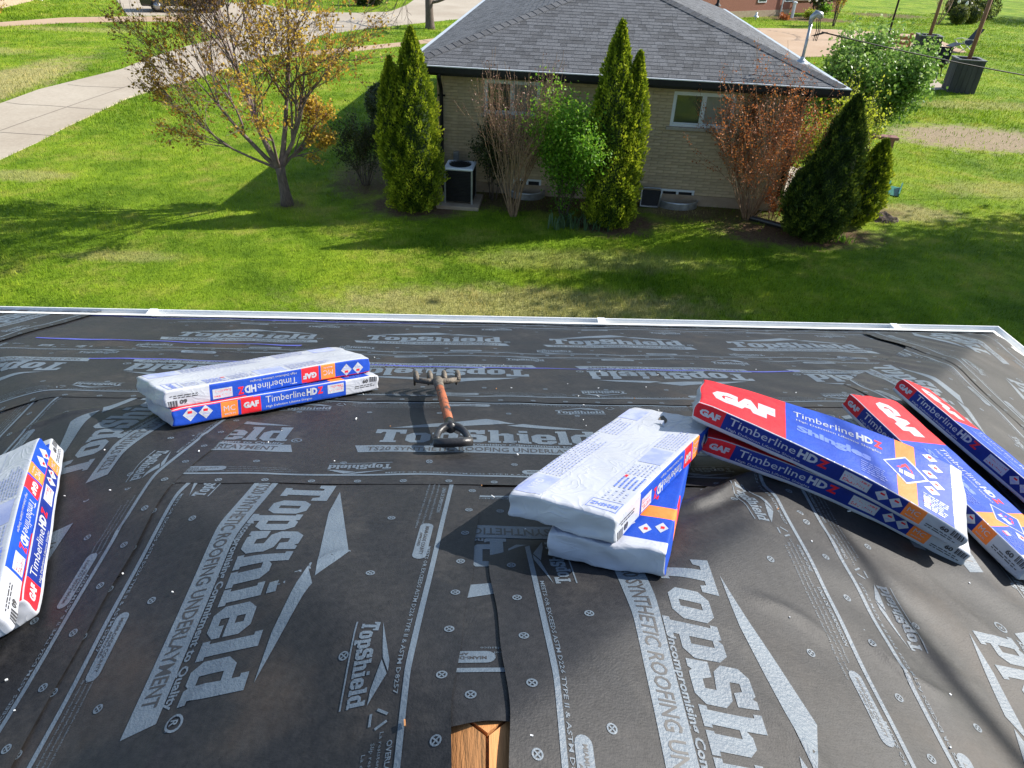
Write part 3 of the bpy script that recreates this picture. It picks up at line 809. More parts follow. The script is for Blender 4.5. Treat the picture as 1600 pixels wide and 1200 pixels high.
def side_print(kind):
    """marks on a long side, u in [0,BL], v in [0,BH]"""
    q = []; b0 = .016 if kind == 1 else .004
    def dnt(x0, x1):
        q.append((*rect(x0, x1, .030, .078), FILM))
        q.append((*fit(text2d('DO NOT TRIPLE', .03), x0+.006, x1-.006, .057, .071), RED)); q.append((*fit(text2d('STACK PALLETS', .03), x0+.006, x1-.006, .037, .051), RED))
    if kind == 1:
        q.append((*fit(text2d('GAF', .06), .020, .092, .040, .066), FILM)); q += wordmark(.125, .50, .046, .034)
        q.append((*fit(text2d('High Definition Lifetime Shingles', .0), .125, .40, .024, .034), FILM)); dnt(.545, .645)
        for cx in (.690, .742):
            q.append(diamond(cx, .054, .025, .027)); q.append((*rect(cx-.008, cx+.008, .058, .066), RED)); q.append((*rect(cx-.010, cx+.010, .044, .050), PALE))
        q.append((*fit(text2d('MC', .0), .785, .828, .048, .072), FILM))
        q.append((*fit(text2d('MADE IN', .02), .787, .826, .030, .036), FILM))
    else:
        for cx in (.075, .140):
            q.append(diamond(cx, .052, .030, .034)); q.append((*rect(cx-.009, cx+.009, .056, .068), RED)); q.append((*rect(cx-.013, cx+.013, .040, .047), PALE))
        q.append((*fit(text2d('MC', .0), .216, .266, .036, .064), FILM)); q.append((*fit(text2d('MADE IN', .02), .218, .264, .018, .026), FILM))
        q.append((*fit(text2d('GAF', .06), .302, .372, .036, .064), FILM)); q += wordmark(.405, .695, .042, .036)
        q.append((*fit(text2d('High Definition Lifetime Shingles', .0), .405, .63, .018, .029), FILM)); dnt(.712, .798)
    q = [(V_*np.array([1, .9])-np.array([0, .001]), T_, m_) for V_, T_, m_ in q]
    q.append((*fit(text2d('60', .04), .905, .935, .048, .066), INK)); q += smalltext(.86, .985, .024, .042, 2, INK, 5)
    for i in range(7): q.append((*rect(.945+i*.006, .945+i*.006+(.002 if i % 2 else .004), .048, .076), INK))
    return q
def side_region(kind, u, v):
    if kind == 1:
        if v < .016 or u > .845: return FILM
        if u < .105: return RED
        if .775 < u < .845: return ORANGE
        return NAVY
    if u > .81: return FILM
    if v > .074 and .0 < u: return RED if u < .35 else BLUE
    if .205 < u < .278: return ORANGE
    if .292 < u < .382: return RED
    return BLUE
def front_print():
    q = []
    q.append((*fit(text2d('GAF', .09), .045, .285, .115, .215), FILM))
    q += wordmark(.355, .695, .225, .042)
    q.append((*fit(text2d('High Definition Lifetime Shingles', .0), .365, .68, .192, .206), FILM))
    q.append((*fit(text2d('Shingles', .05), .365, .64, .115, .155), LTB))
    q += smalltext(.60, .70, .03, .10, 6, LTB, 1)
    # roof-house emblem in a diamond
    cx, cy = .770, .165
    q.append((*loops([(cx-.085, cy), (cx, cy-.075), (cx+.085, cy), (cx, cy+.075)], [(cx-.076, cy), (cx, cy+.067), (cx+.076, cy), (cx, cy-.067)]), FILM))
    q.append((*loops([(cx-.0755, cy), (cx, cy-.0665), (cx+.0755, cy), (cx, cy+.0665)]), BLUE))
    q.append((*loops([(cx-.036, cy-.004), (cx, cy+.036), (cx+.036, cy-.004), (cx+.022, cy-.004), (cx, cy+.02), (cx-.022, cy-.004)]), RED))
    for p_ in ((-.026, -.012), (-.007, .011), (.012, .03)): q.append((*rect(cx+p_[0], cx+p_[1], cy-.030, cy-.007), FILM))
    for (dx, dy) in ((.865, .30), (.885, .255), (.860, .205), (.885, .165), (.865, .125)):
        q.append(diamond(dx, dy, .030, .019)); q.append((*rect(dx-.007, dx+.007, dy-.003, dy+.008), RED))
    q += smalltext(.83, .93, .02, .095, 8, LTB, 2); q.append((*rect(.83, .855, .055, .075), FILM)); q.append((*rect(.83, .855, .045, .0545), RED))
    return q
def front_region(u, v):
    if u > .945 or v < .006: return FILM
    if u < .325: return RED
    if .735 < u < .808: return ORANGE
    return BLUE
def back_print():
    q = []
    for y in (.108, .232): q.append((*rect(.02, .97, y, y+.0012), PALE))
    q += smalltext(.17, .60, .245, .325, 7, PALE, 3); q += smalltext(.62, .80, .245, .325, 6, PALE, 13)
    q.append((*rect(.02, .155, .240, .328), PALE)); q.append((*fit(text2d('WIND', .04), .05, .12, .275, .30), FILM))
    q.append((*rect(.82, .95, .245, .325), PALE))
    q.append((*rect(.42, .56, .02, .095), PALE)); q += smalltext(.58, .80, .015, .098, 8, PALE, 4); q += smalltext(.30, .41, .02, .095, 6, PALE, 6)
    q += smalltext(.19, .29, .015, .09, 5, LTB, 7); q.append((*rect(.27, .29, .075, .085), RED))
    q += smalltext(.10, .18, .02, .09, 4, PALE, 9)
    q.append((*loops([(.028, .012), (.088, .012), (.088, .104), (.028, .104)], [(.030, .014), (.030, .102), (.086, .102), (.086, .014)]), LTB))
    V, T = fit(text2d('E924SHZ', .03), .018, .098, .040, h=.020)
    Vr = np.stack([.066-(V[:, 1]-.040), V[:, 0]], -1)
    q.append((Vr, T, LTB))
    return q
BUNDLE_LABELS = []
def bundle(label, loc, frame, top='front', side=1, flip=False, bend=None, seed=0, tear=False, side_far=2, crumple=1.0):
    """loc: centre of the base; frame = (ex, ey, ez) unit vectors; bend(x,y)->(dz, roll)"""
    rt = thing('shingle_bundle', label, 'shingle bundle', loc, 0, 'wrapped shingle bundles on the roof')
    ex, ey, ez = [np.array(v, float) for v in frame]
    wv1 = Wave(seed+11, 9, .10, .34, .0006); wv2 = Wave(seed+12, 12, .03, .12, .0012*crumple)
    half = np.array([BL/2, BW/2, BH/2]); r = .0085
    def F(p):
        p = p.copy(); c = p-np.array([0, 0, half[2]])
        q_ = np.clip(c, -(half-r), half-r); d = c-q_; ln = np.linalg.norm(d, axis=1); mx = np.abs(d).max(1)
        sc = np.where(ln > 1e-9, mx/np.maximum(ln, 1e-9), 1.0); c = q_+d*sc[:, None]
        # sagging, wrinkled film
        nrm = np.where(ln[:, None] > 1e-9, d/np.maximum(ln, 1e-9)[:, None], 0)
        am = wv1(p[:, 0]+p[:, 2]*1.7, p[:, 1]+p[:, 2]*.9)
        endk = np.clip((np.abs(p[:, 0])-(half[0]-.05))/.05, 0, 1)
        am = am+endk*wv2(p[:, 1]*1.0+p[:, 2]*.4, p[:, 2]*1.3+p[:, 1]*.2)*.6
        c = c+nrm*am[:, None]
        # ends of the film are gathered: pinch and bulge
        c[:, 2] *= 1-.12*endk*np.clip(np.abs(p[:, 1])/half[1], 0, 1)**4
        c[:, 0] += np.sign(p[:, 0])*endk*(.004*np.sin(p[:, 1]*31+seed)+.003*np.sin(p[:, 2]*90+p[:, 1]*25+seed*2))
        z = c[:, 2]+half[2]
        if bend is not None:
            dz, ro = bend(c[:, 0], c[:, 1])
            y2 = c[:, 1]*np.cos(ro)-(z)*np.sin(ro); z2 = c[:, 1]*np.sin(ro)+(z)*np.cos(ro)+dz
            c = np.stack([c[:, 0], y2, z2], -1)
        else: c = np.stack([c[:, 0], c[:, 1], z], -1)
        return c[:, :1]*ex+c[:, 1:2]*ey+c[:, 2:3]*ez
    cuts = sorted(set(np.round(np.concatenate([np.linspace(0, 1, 80), [.105, .205, .278, .292, .325, .35, .382, .735, .775, .808, .81, .845, .945],
                      np.linspace(0, .03, 4), np.linspace(.97, 1, 4)]), 4).tolist()))
    xs = np.array(cuts)*BL-BL/2; ys = np.unique(np.concatenate([np.linspace(-BW/2, BW/2, 29), [-BW/2+.006, -BW/2+.012, BW/2-.006, BW/2-.012]]))
    zs = np.array([0, .003, .007, .012, .016, .023, .03, .04, .05, .06, .066, .070, .074, .077, BH])
    bm = bmesh.new(); allp = []; fl = []; fm = []
    def grid(A, B, fn, reg, rev):
        AA, BB = np.meshgrid(A, B, indexing='ij'); P = fn(AA.ravel(), BB.ravel()); base = sum(len(k) for k in allp); allp.append(P)
        i = np.arange(AA.size).reshape(AA.shape)+base
        for a in range(len(A)-1):
            for b in range(len(B)-1):
                f = [i[a, b], i[a+1, b], i[a+1, b+1], i[a, b+1]]
                fl.append(f[::-1] if rev else f); fm.append(reg((A[a]+A[a+1])/2, (B[b]+B[b+1])/2))
    S = np.stack; one = np.ones_like
    def topreg(x, y): return front_region(x+BL/2, y+BW/2) if top == 'front' else FILM
    def sidereg(kind, fl_):
        def g(x, z):
            u, v = (x+BL/2, z)
            if fl_: u, v = BL-u, BH-v
            return side_region(kind, u, v)
        return g
    grid(xs, ys, lambda x, y: S([x, y, one(x)*BH], -1), topreg, False)
    grid(xs, ys, lambda x, y: S([x, y, one(x)*0], -1), lambda x, y: BLUE if top == 'back' else FILM, True)
    grid(xs, zs, lambda x, z: S([x, one(x)*-BW/2, z], -1), sidereg(side, flip), False)
    grid(xs, zs, lambda x, z: S([x, one(x)*BW/2, z], -1), sidereg(side_far, not flip), True)
    grid(ys, zs, lambda y, z: S([one(y)*-BL/2, y, z], -1), lambda y, z: FILM, True)
    grid(ys, zs, lambda y, z: S([one(y)*BL/2, y, z], -1), lambda y, z: FILM, False)
    P = np.concatenate(allp); W = F(P)
    o = mesh_np('wrapper', W, np.array(fl), BM, rt, fm)
    b2 = bmesh.new(); b2.from_mesh(o.data); bmesh.ops.remove_doubles(b2, verts=b2.verts[:], dist=.0004)
    for f in b2.faces: f.smooth = True
    b2.to_mesh(o.data); b2.free()
    # printed marks
    def marks(parts, place, name):
        lev = {}
        Vs, Ts, Ms, off, b = [], [], [], [], 0
        for k, (V, T, m) in enumerate(parts):
            V2, T2, M2 = dice(V, T, np.full(len(T), m), .016)
            Vs.append(V2); Ts.append(T2+b); Ms.append(M2); ar = np.ptp(V[:, 0])*np.ptp(V[:, 1]); off.append(np.full(len(V2), .0008 if ar > .0009 else .0014)); b += len(V2)
        V = np.concatenate(Vs); P3 = place(V[:, 0], V[:, 1], np.concatenate(off))
        ob = mesh_np(name, F(P3), np.concatenate(Ts), BM, rt, np.concatenate(Ms)); ob['kind'] = 'stuff'; return ob
    if top == 'front':
        marks(front_print(), lambda u, v, h: S([u-BL/2, v-BW/2, BH+h], -1), 'front_lettering')
    else:
        marks(back_print(), lambda u, v, h: S([u-BL/2, v-BW/2, BH+h], -1), 'back_lettering')
    sg = -1 if flip else 1
    marks(side_print(side), lambda u, v, h: S([sg*(u-BL/2), -BW/2-h, v if not flip else BH-v], -1), 'side_lettering')
    if tear:
        k = 14; top_ = [(.83+.11*i/k, .150+.10*i/k*.35+.016*math.sin(math.pi*i/k)) for i in range(k+1)]
        bot = [(.83+.11*i/k, .150+.10*i/k*.35-.018*math.sin(math.pi*i/k)) for i in range(k, -1, -1)]
        marks([(*loops(bot[::-1]+top_[::-1]), TORN)], lambda u, v, h: S([u-BL/2, v-BW/2, BH+h+.001], -1), 'torn_opening')
        marks([(*loops([(.80, .132), (.845, .150), (.838, .172), (.825, .160)]), FILM)], lambda u, v, h: S([u-BL/2, v-BW/2, BH+h+.012*np.clip((u-.80)/.04, 0, 1)], -1), 'film_flap')
    return rt
def plane_frame(normal, along):
    """long axis = 'along' (plan direction) projected on the slope"""
    n = np.array(normal, float); n /= np.linalg.norm(n); a = np.array([along[0], along[1], 0.0]); a = a-n*(a@n); a /= np.linalg.norm(a)
    return a, np.cross(n, a), n
NH, NL, NR = (0, PP, 1), (-PP, 0, 1), (PP, 0, 1)
def on(nrm, x, y, lift=.022):
    n = np.array(nrm, float); z = -(n[0]*x+n[1]*y); n1 = n/np.linalg.norm(n)
    return np.array([x, y, z])+n1*lift
def deg(a): return (math.cos(math.radians(a)), math.sin(math.radians(a)))

# centre stack: lower face up, upper face down with a torn hole
bundle('blue shingle bundle at the bottom of the middle stack, under the torn white one', on(NH, .50, 1.005), plane_frame(NH, (-.334, -.943)), 'front', 2, False, seed=1,
       bend=lambda x, y: (-.012*(x/.5)**2, 0*x), crumple=1.6)
bundle('white face-down shingle bundle with a torn hole, top of the middle stack', on(NH, .470, 1.015, .103), plane_frame(NH, (.515, .857)), 'back', 2, True, seed=2,
       bend=lambda x, y: (-.02*np.clip(-x-.1, 0, 1)**2*2, 0*x), tear=True, crumple=1.5)
# back left stack
bundle('lower bundle of the back left stack, printed side upright with red edge', on(NH, -1.025, 2.035), plane_frame(NH, deg(41.5)), 'front', 2, False, seed=3)
bundle('white topped bundle lying on the back left stack, side print upside down', on(NH, -1.065, 2.045, .102), plane_frame(NH, deg(43.2)), 'back', 2, True, seed=4,
       bend=lambda x, y: (.004*np.sin(x*5), 0*x))
# left edge stack on the left slope
bundle('lower bundle of the stack cut by the left photo edge, blue side facing out', on(NL, -1.605, .96), plane_frame(NL, (-.453, .89)), 'front', 1, False, seed=5)
bundle('upper white bundle of the stack cut by the left photo edge', on(NL, -1.565, .86, .102), plane_frame(NL, (-.44, .898)), 'back', 2, True, seed=6, bend=lambda x, y: (-.015*(x/.5)**2, 0*x))
# right pile straddling the hip
def hipframe(yaw, pitch, roll):
    e = np.array([math.cos(yaw)*math.cos(pitch), math.sin(yaw)*math.cos(pitch), math.sin(pitch)]); s = np.array([-math.sin(yaw), math.cos(yaw), 0]); u = np.cross(e, s)
    s2 = math.cos(roll)*s+math.sin(roll)*u; return e, s2, np.cross(e, s2)
fr7 = hipframe(-.396, -.166, -.03)
c7 = np.array([1.272, 1.245, -.236])
bundle('blue and red bundle draped face up on top of the right pile', c7-fr7[2]*(BH+.002), fr7, 'front', 1, False, seed=7, side_far=2,
       bend=lambda x, y: (-.035*(x/.5)**2*(x > 0)-.01*(x/.5)**2, np.radians(-2+13*(x/.5))))
fr8 = hipframe(-.330, -.20, -.02)
bundle('bundle sagging directly beneath the draped top bundle of the right pile', c7-fr7[2]*(2*BH+.014)+fr8[0]*.065+fr8[1]*.012, fr8, 'front', 1, False, seed=8,
       bend=lambda x, y: (-.035*(x/.5)**2-.02*np.clip(x, 0, 1), np.radians(-2+9*(x/.5))))
bundle('bundle with red end half buried under the right pile, running to the photo edge', on(NR, 1.925, 1.43), plane_frame(NR, (.304, -.953)), 'front', 1, False, seed=9)
fr10 = plane_frame((PP+.20, .06, 1), (.42, -.907))
bundle('tilted outermost bundle of the right pile, nearest the roof corner', on(NR, 2.36, 1.75, .030), fr10, 'front', 1, False, seed=10)

# ================================================================== ROOFING FORK
M_STEEL = pm('worn_steel', (.10, .085, .07), (.19, .16, .125), 30, .7, .4, 60, metal=.35)
M_ORWOOD = pm('orange_painted_shaft', (.34, .095, .035), (.05, .032, .025), 22, .6, .3, 40, lo=.52, hi=.60)
M_BLKP = pm('black_plastic', (.018, .018, .019), (.032, .032, .032), 12, .38, .15, 40)
fk = thing('garden_fork', 'short four tined fork with orange shaft and black D handle lying on the roof', 'fork', (0, 0, 0))
hp = on(NH, -.125, 1.385, .022); tp = on(NH, -.232, 2.20, .022)
ux, uy, uz = plane_frame(NH, (tp-hp)[:2])
def FP(a, s, h): return hp+ux*a+uy*s+uz*h           # along, left, up
LEN = float(np.linalg.norm(tp-hp))
mb = MB()
mb.tube([FP(.135, 0, .060), FP(.30, 0, .066), FP(LEN*.6, 0, .072), FP(LEN-.17, 0, .072)], [.019, .020, .020, .019], 12); mb.build('shaft', M_ORWOOD, fk, True)
mb = MB(); k = 18; pts = []
for i in range(k+1):
    a = math.pi*i/k; pts.append(FP(.02+.105*math.sin(a)**.7, .062*math.cos(a), .034+.030*math.sin(a)))
mb.tube(pts, [.013+.004*math.sin(math.pi*i/k) for i in range(k+1)], 10)
mb.tube([FP(.108, 0, .058), FP(.145, 0, .062), FP(.185, 0, .064)], [.022, .0215, .0205], 12)
mb.build('d_handle', M_BLKP, fk, True)
mb = MB(); mb.tube([FP(.018, -.076, .033), FP(.012, -.03, .033), FP(.012, .03, .033), FP(.018, .076, .033)], [.0185, .0185, .0185, .0185], 14); mb.build('grip', M_BLKP, fk, True)
mb = MB(); mb.tube([FP(LEN-.20, 0, .072), FP(LEN-.12, 0, .072), FP(LEN-.06, 0, .070)], [.022, .0235, .028], 12)
mb.tube([FP(LEN-.045, -.108, .074), FP(LEN-.06, -.05, .070), FP(LEN-.065, 0, .070), FP(LEN-.06, .05, .070), FP(LEN-.045, .108, .074)], [.013, .015, .019, .015, .013], 8)
mb.build('head', M_STEEL, fk, True)
for s_ in (-.103, -.036, .034, .101):
    mb = MB(); mb.tube([FP(LEN-.055, s_, .072), FP(LEN-.02, s_*1.02, .094), FP(LEN+.02, s_*1.03, .096), FP(LEN+.07, s_*1.05, .060), FP(LEN+.10, s_*1.06, .010)], [.013, .013, .012, .010, .006], 8)
    mb.build('tine', M_STEEL, fk, True)

# loose white bits of plastic, staples and splinters on the sheets
mb = MB(); rg = random.Random(5)
for i in range(85):
    x, y = rg.uniform(-1.6, 1.9), rg.uniform(-.1, 3.0)
    z = float(surf(np.array([x]), np.array([y]))[0])+(.0115 if y < 1.3 else .0150)
    a = rg.uniform(0, 3.14); l = rg.choice((.0015, .002, .003, .004, .007)); wd = rg.uniform(.001, .0022)
    M4 = Matrix.Translation((x, y, z-.001)) @ Matrix.Rotation(a, 4, 'Z')
    mb.box(-l, l, -wd, wd, 0, rg.uniform(.002, .004), rg.choice((0, 0, 0, 0, 0, 1)), M4)
o = mb.build('debris', [M_WHITE, M_WOOD]); tag(o, 'white plastic bits and wood splinters scattered over the black sheets', 'debris', kind='stuff')

# ================================================================== NEIGHBOUR HOUSE
M_BRICK = pm('tan_brick', (.46, .36, .225), (.57, .455, .30), 7, .85, .3, 60, objrand=.14)
M_BRICKW = pm('tan_brick_field', (.46, .36, .225), (.57, .455, .30), 7, .85, .3, 60, tint='tint')
M_MORTAR = pm('mortar', (.36, .285, .185), (.44, .355, .24), 9, .9, .3, 80)
M_CONCW = pm('foundation', (.30, .225, .155), (.37, .29, .21), 5, .9, .3, 40)
M_BLACK = pm('black_metal', (.009, .009, .010), (.015, .015, .015), 8, .6, spec=.25)
M_SILV = pm('pale_metal', (.42, .45, .48), (.50, .53, .56), 8, .35, metal=.2)
M_SHIN = pm('grey_shingle', (.078, .082, .090), (.132, .137, .147), 45, .9, .55, 160, objrand=.34)
M_SHINW = pm('grey_shingle_field', (.078, .082, .090), (.132, .137, .147), 45, .9, .55, 160, tint='tint')
M_CAP = pm('cap_shingle', (.070, .073, .081), (.112, .116, .125), 45, .9, .5, 160, objrand=.25)
M_GLASS = pm('window_glass', (.030, .036, .042), (.055, .062, .068), 1.2, .06, spec=.8)
M_BLIND = pm('window_blind', (.20, .205, .20), (.26, .265, .26), 3, .25, spec=.7, coat=.6)
M_VINYL = pm('white_vinyl', (.66, .70, .74), (.72, .75, .78), 4, .4)
M_STONE = pm('stone_sill', (.34, .30, .25), (.42, .38, .32), 12, .85, .3, 60)
M_GALV = pm('galvanised', (.30, .31, .32), (.42, .43, .44), 10, .4, metal=.6)
M_DARKIN = pm('dark_interior', (.012, .012, .014), (.02, .02, .022), 5, .8)

nh = thing('brick_house', 'tan brick ranch house with grey shingled hip roof facing our roof', 'house', (HOUSE_O[0], HOUSE_O[1], GZ), HOUSE_R)
EAVE = -1.265-GZ            # height of the roof edge over the lawn
WT = EAVE-.10              # wall top
W_, D_ = HOUSE_W, HOUSE_D
# windows: (u0,u1,z0,z1)
WINS = [(1.02, 2.22, 1.73, 2.42), (5.02, 6.32, 1.70, 2.40)]
BASE_W = [(1.72, 2.35, .02, .36), (5.06, 5.80, .0, .34)]
holes = WINS+BASE_W
# wall backing with openings: split into cells
us = sorted({0, W_}|{a for h in holes for a in h[:2]}); zs_ = sorted({-.2, WT}|{a for h in holes for a in h[2:]})
mb = MB()
for i in range(len(us)-1):
    for j in range(len(zs_)-1):
        cu, cz = (us[i]+us[i+1])/2, (zs_[j]+zs_[j+1])/2
        if any(h[0] < cu < h[1] and h[2] < cz < h[3] for h in holes): continue
        mb.poly([(us[i], .012, zs_[j]), (us[i+1], .012, zs_[j]), (us[i+1], .012, zs_[j+1]), (us[i], .012, zs_[j+1])], [(0, 1, 2, 3)])
for h in holes:
    a, b, c, d = h
    mb.poly([(a, .012, c), (a, .16, c), (a, .16, d), (a, .012, d)], [(0, 1, 2, 3)]); mb.poly([(b, .012, c), (b, .16, c), (b, .16, d), (b, .012, d)], [(3, 2, 1, 0)])
    mb.poly([(a, .012, c), (b, .012, c), (b, .16, c), (a, .16, c)], [(0, 1, 2, 3)]); mb.poly([(a, .012, d), (b, .012, d), (b, .16, d), (a, .16, d)], [(3, 2, 1, 0)])
mb.poly([(0, .012, -.2), (0, D_, -.2), (0, D_, WT), (0, .012, WT)], [(0, 1, 2, 3)]); mb.poly([(W_, .012, -.2), (W_, D_, -.2), (W_, D_, WT), (W_, .012, WT)], [(3, 2, 1, 0)])
mb.poly([(0, D_, -.2), (W_, D_, -.2), (W_, D_, WT), (0, D_, WT)], [(3, 2, 1, 0)])
wall = mb.build('wall', M_MORTAR, nh)
# bricks
BLN, BHT, MO = .295, .054, .011
def box_tris(V0):
    return V0
cells = []
zc0 = .24
ncr = int((WT-zc0)/(BHT+MO))
for j in range(ncr):
    z = zc0+j*(BHT+MO); u = -(j % 2)*(BLN+MO)/2
    while u < W_:
        a, b = max(u, 0.0), min(u+BLN, W_)
        segs = [(a, b)]
        for (h0, h1, hz0, hz1) in holes:
            if z+BHT > hz0-.07*(hz0 > 1) and z < hz1:
                ns = []
                for (p, q_) in segs:
                    if q_ <= h0 or p >= h1: ns.append((p, q_))
                    else:
                        if p < h0: ns.append((p, h0))
                        if q_ > h1: ns.append((h1, q_))
                segs = ns
        for (p, q_) in segs:
            if q_-p > .03: cells.append((p, q_, z))
        u += BLN+MO
CUBE_F = [(0, 2, 3, 1), (4, 5, 7, 6), (0, 1, 5, 4), (2, 6, 7, 3), (0, 4, 6, 2), (1, 3, 7, 5)]
def unitbox(name, mat, sx, sy, sz, bev=.0):
    m = MB(); m.box(0, sx, -sy, 0, 0, sz); o = m.build(name, mat, None, bevel=bev); me = o.data
    bpy.data.objects.remove(o); return me
brick_me = unitbox('brick', M_BRICK, BLN, .012, BHT, .003)
full = [c for c in cells if abs(c[1]-c[0]-BLN) < 1e-4]
def vis_rank(c):
    u = c[0]+.15
    for k, (a, b) in enumerate(((4.2, 5.4), (.55, 1.5), (5.4, 6.6), (2.6, 3.2))):
        if a < u < b: return k
    return 9
full.sort(key=vis_rank)
pick = set(full[:300])
def child_of(name, me, parent, M):
    o = bpy.data.objects.new(name, me); COL.objects.link(o); o.parent = parent; o.matrix_local = M; return o
for (p, q_, z) in full[:300]:
    child_of('brick', brick_me, wall, Matrix.Translation((p, .012-random.uniform(0, .003), z)))
V, F, ti = [], [], []
for c in cells:
    if c in pick: continue
    p, q_, z = c; dy = random.uniform(0, .003); b = len(V)
    V += [(x, y, zz) for zz in (z, z+BHT) for y in (-dy, .011) for x in (p, q_)]
    F += [tuple(i+b for i in f) for f in CUBE_F]; ti += [random.uniform(.86, 1.08)]*8
o = mesh_np('brick_field', np.array(V), np.array(F), M_BRICKW, wall, attrs={'tint': ti}); o['kind'] = 'stuff'
mb = MB(); mb.box(-.004, W_+.004, -.006, .011, -.2, .232); mb.build('foundation_strip', M_CONCW, nh)
# windows
for k, (a, b, c, d) in enumerate(WINS):
    fr = MB(); t_ = .055
    fr.box(a, b, .015, .10, c, c+t_); fr.box(a, b, .015, .10, d-t_, d); fr.box(a, a+t_, .017, .098, c+t_, d-t_); fr.box(b-t_, b, .017, .098, c+t_, d-t_)
    mid = (a+b)/2; fr.box(mid-.028, mid+.028, .02, .095, c+t_, d-t_)
    wdw = fr.build('window', M_VINYL, nh)
    for (x0, x1, mt) in ((a+t_, mid-.028, M_GLASS), (mid+.028, b-t_, M_BLIND)):
        m = MB(); m.box(x0, x1, .06, .066, c+t_, d-t_); m.build('pane', mt, wdw)
        m = MB(); m.box(x0, x1, .045, .059, c+t_, c+t_+.02); m.box(x0, x1, .045, .059, d-t_-.02, d-t_); m.box(x0, x0+.02, .045, .059, c+t_+.02, d-t_-.02); m.box(x1-.02, x1, .045, .059, c+t_+.02, d-t_-.02); m.build('sash', M_VINYL, wdw)
    m = MB(); m.box(a-.07, b+.07, -.045, .10, c-.068, c-.002); m.build('sill', M_STONE, wdw)
    m = MB(); m.box(a, b, .12, .13, c, d); m.build('curtain', M_BLIND if k else M_DARKIN, wdw)
for k, (a, b, c, d) in enumerate(BASE_W):
    fr = MB(); t_ = .045; mid = (a+b)/2
    fr.box(a, b, .0, .09, d-t_, d); fr.box(a, b, .0, .09, c, c+t_); fr.box(a, a+t_, .002, .088, c+t_, d-t_); fr.box(b-t_, b, .002, .088, c+t_, d-t_); fr.box(mid-.025, mid+.025, .004, .086, c+t_, d-t_)
    wdw = fr.build('basement_window', M_VINYL, nh)
    for (x0, x1) in ((a+t_, mid-.025), (mid+.025, b-t_)):
        m = MB(); m.box(x0, x1, .05, .056, c+t_, d-t_); m.build('pane', M_DARKIN, wdw)
    # corrugated window well
    m = MB(); n_ = 22; rows = 9; cx = (a+b)/2; rx, ry = (b-a)/2+.10, .36
    for i in range(rows):
        z = -.10+.25*i/(rows-1); rr = .012*(1 if i % 2 else -1)
        for j in range(n_+1):
            t0 = math.pi*j/n_; m.v.append((cx-(rx+rr)*math.cos(t0), -.01-(ry+rr)*math.sin(t0), z))
    for i in range(rows-1):
        for j in range(n_):
            q0 = i*(n_+1)+j; m.f.append((q0, q0+1, q0+n_+2, q0+n_+1)); m.m.append(0)
    m.build('window_well', M_GALV, nh, True)
# roof of the house
R0, R1 = -OVH, W_+OVH; HWD = (R1-R0)/2; RISE = HWD/3.0; RB = D_+OVH
apex = ((R0+R1)/2, -OVH+HWD); back = ((R0+R1)/2, RB-HWD)
mb = MB()
rv = [(R0, -OVH, EAVE), (R1, -OVH, EAVE), (R1, RB, EAVE), (R0, RB, EAVE), (*apex, EAVE+RISE), (*back, EAVE+RISE)]
mb.poly(rv, [(0, 1, 4), (1, 2, 5, 4), (2, 3, 5), (3, 0, 4, 5)])
mb.poly([(x, y, z-.09) for x, y, z in rv[:4]], [(3, 2, 1, 0)])
roof = mb.build('roof', M_CAP, nh)
EXPO = .148
tabs = []   # (face, along centre, width, course, tint)
def face_frame(face):
    """origin at eave corner, e along eave, s up slope, n normal"""
    if face == 0: o_, e = np.array([R0, -OVH, EAVE]), np.array([1., 0, 0]); up = np.array([0, 1, 1/3.])
    elif face == 1: o_, e = np.array([R1, -OVH, EAVE]), np.array([0, 1., 0]); up = np.array([-1, 0, 1/3.])
    else: o_, e = np.array([R0, RB, EAVE]), np.array([0, -1., 0]); up = np.array([1, 0, 1/3.])
    s = up/np.linalg.norm(up); return o_, e, s, np.cross(e, s)
SLN = HWD*math.sqrt(1+1/9.)
rg = random.Random(11)
fieldV, fieldF, fieldT = [], [], []
wid_me = {}
npick = 0
shin_choice = []
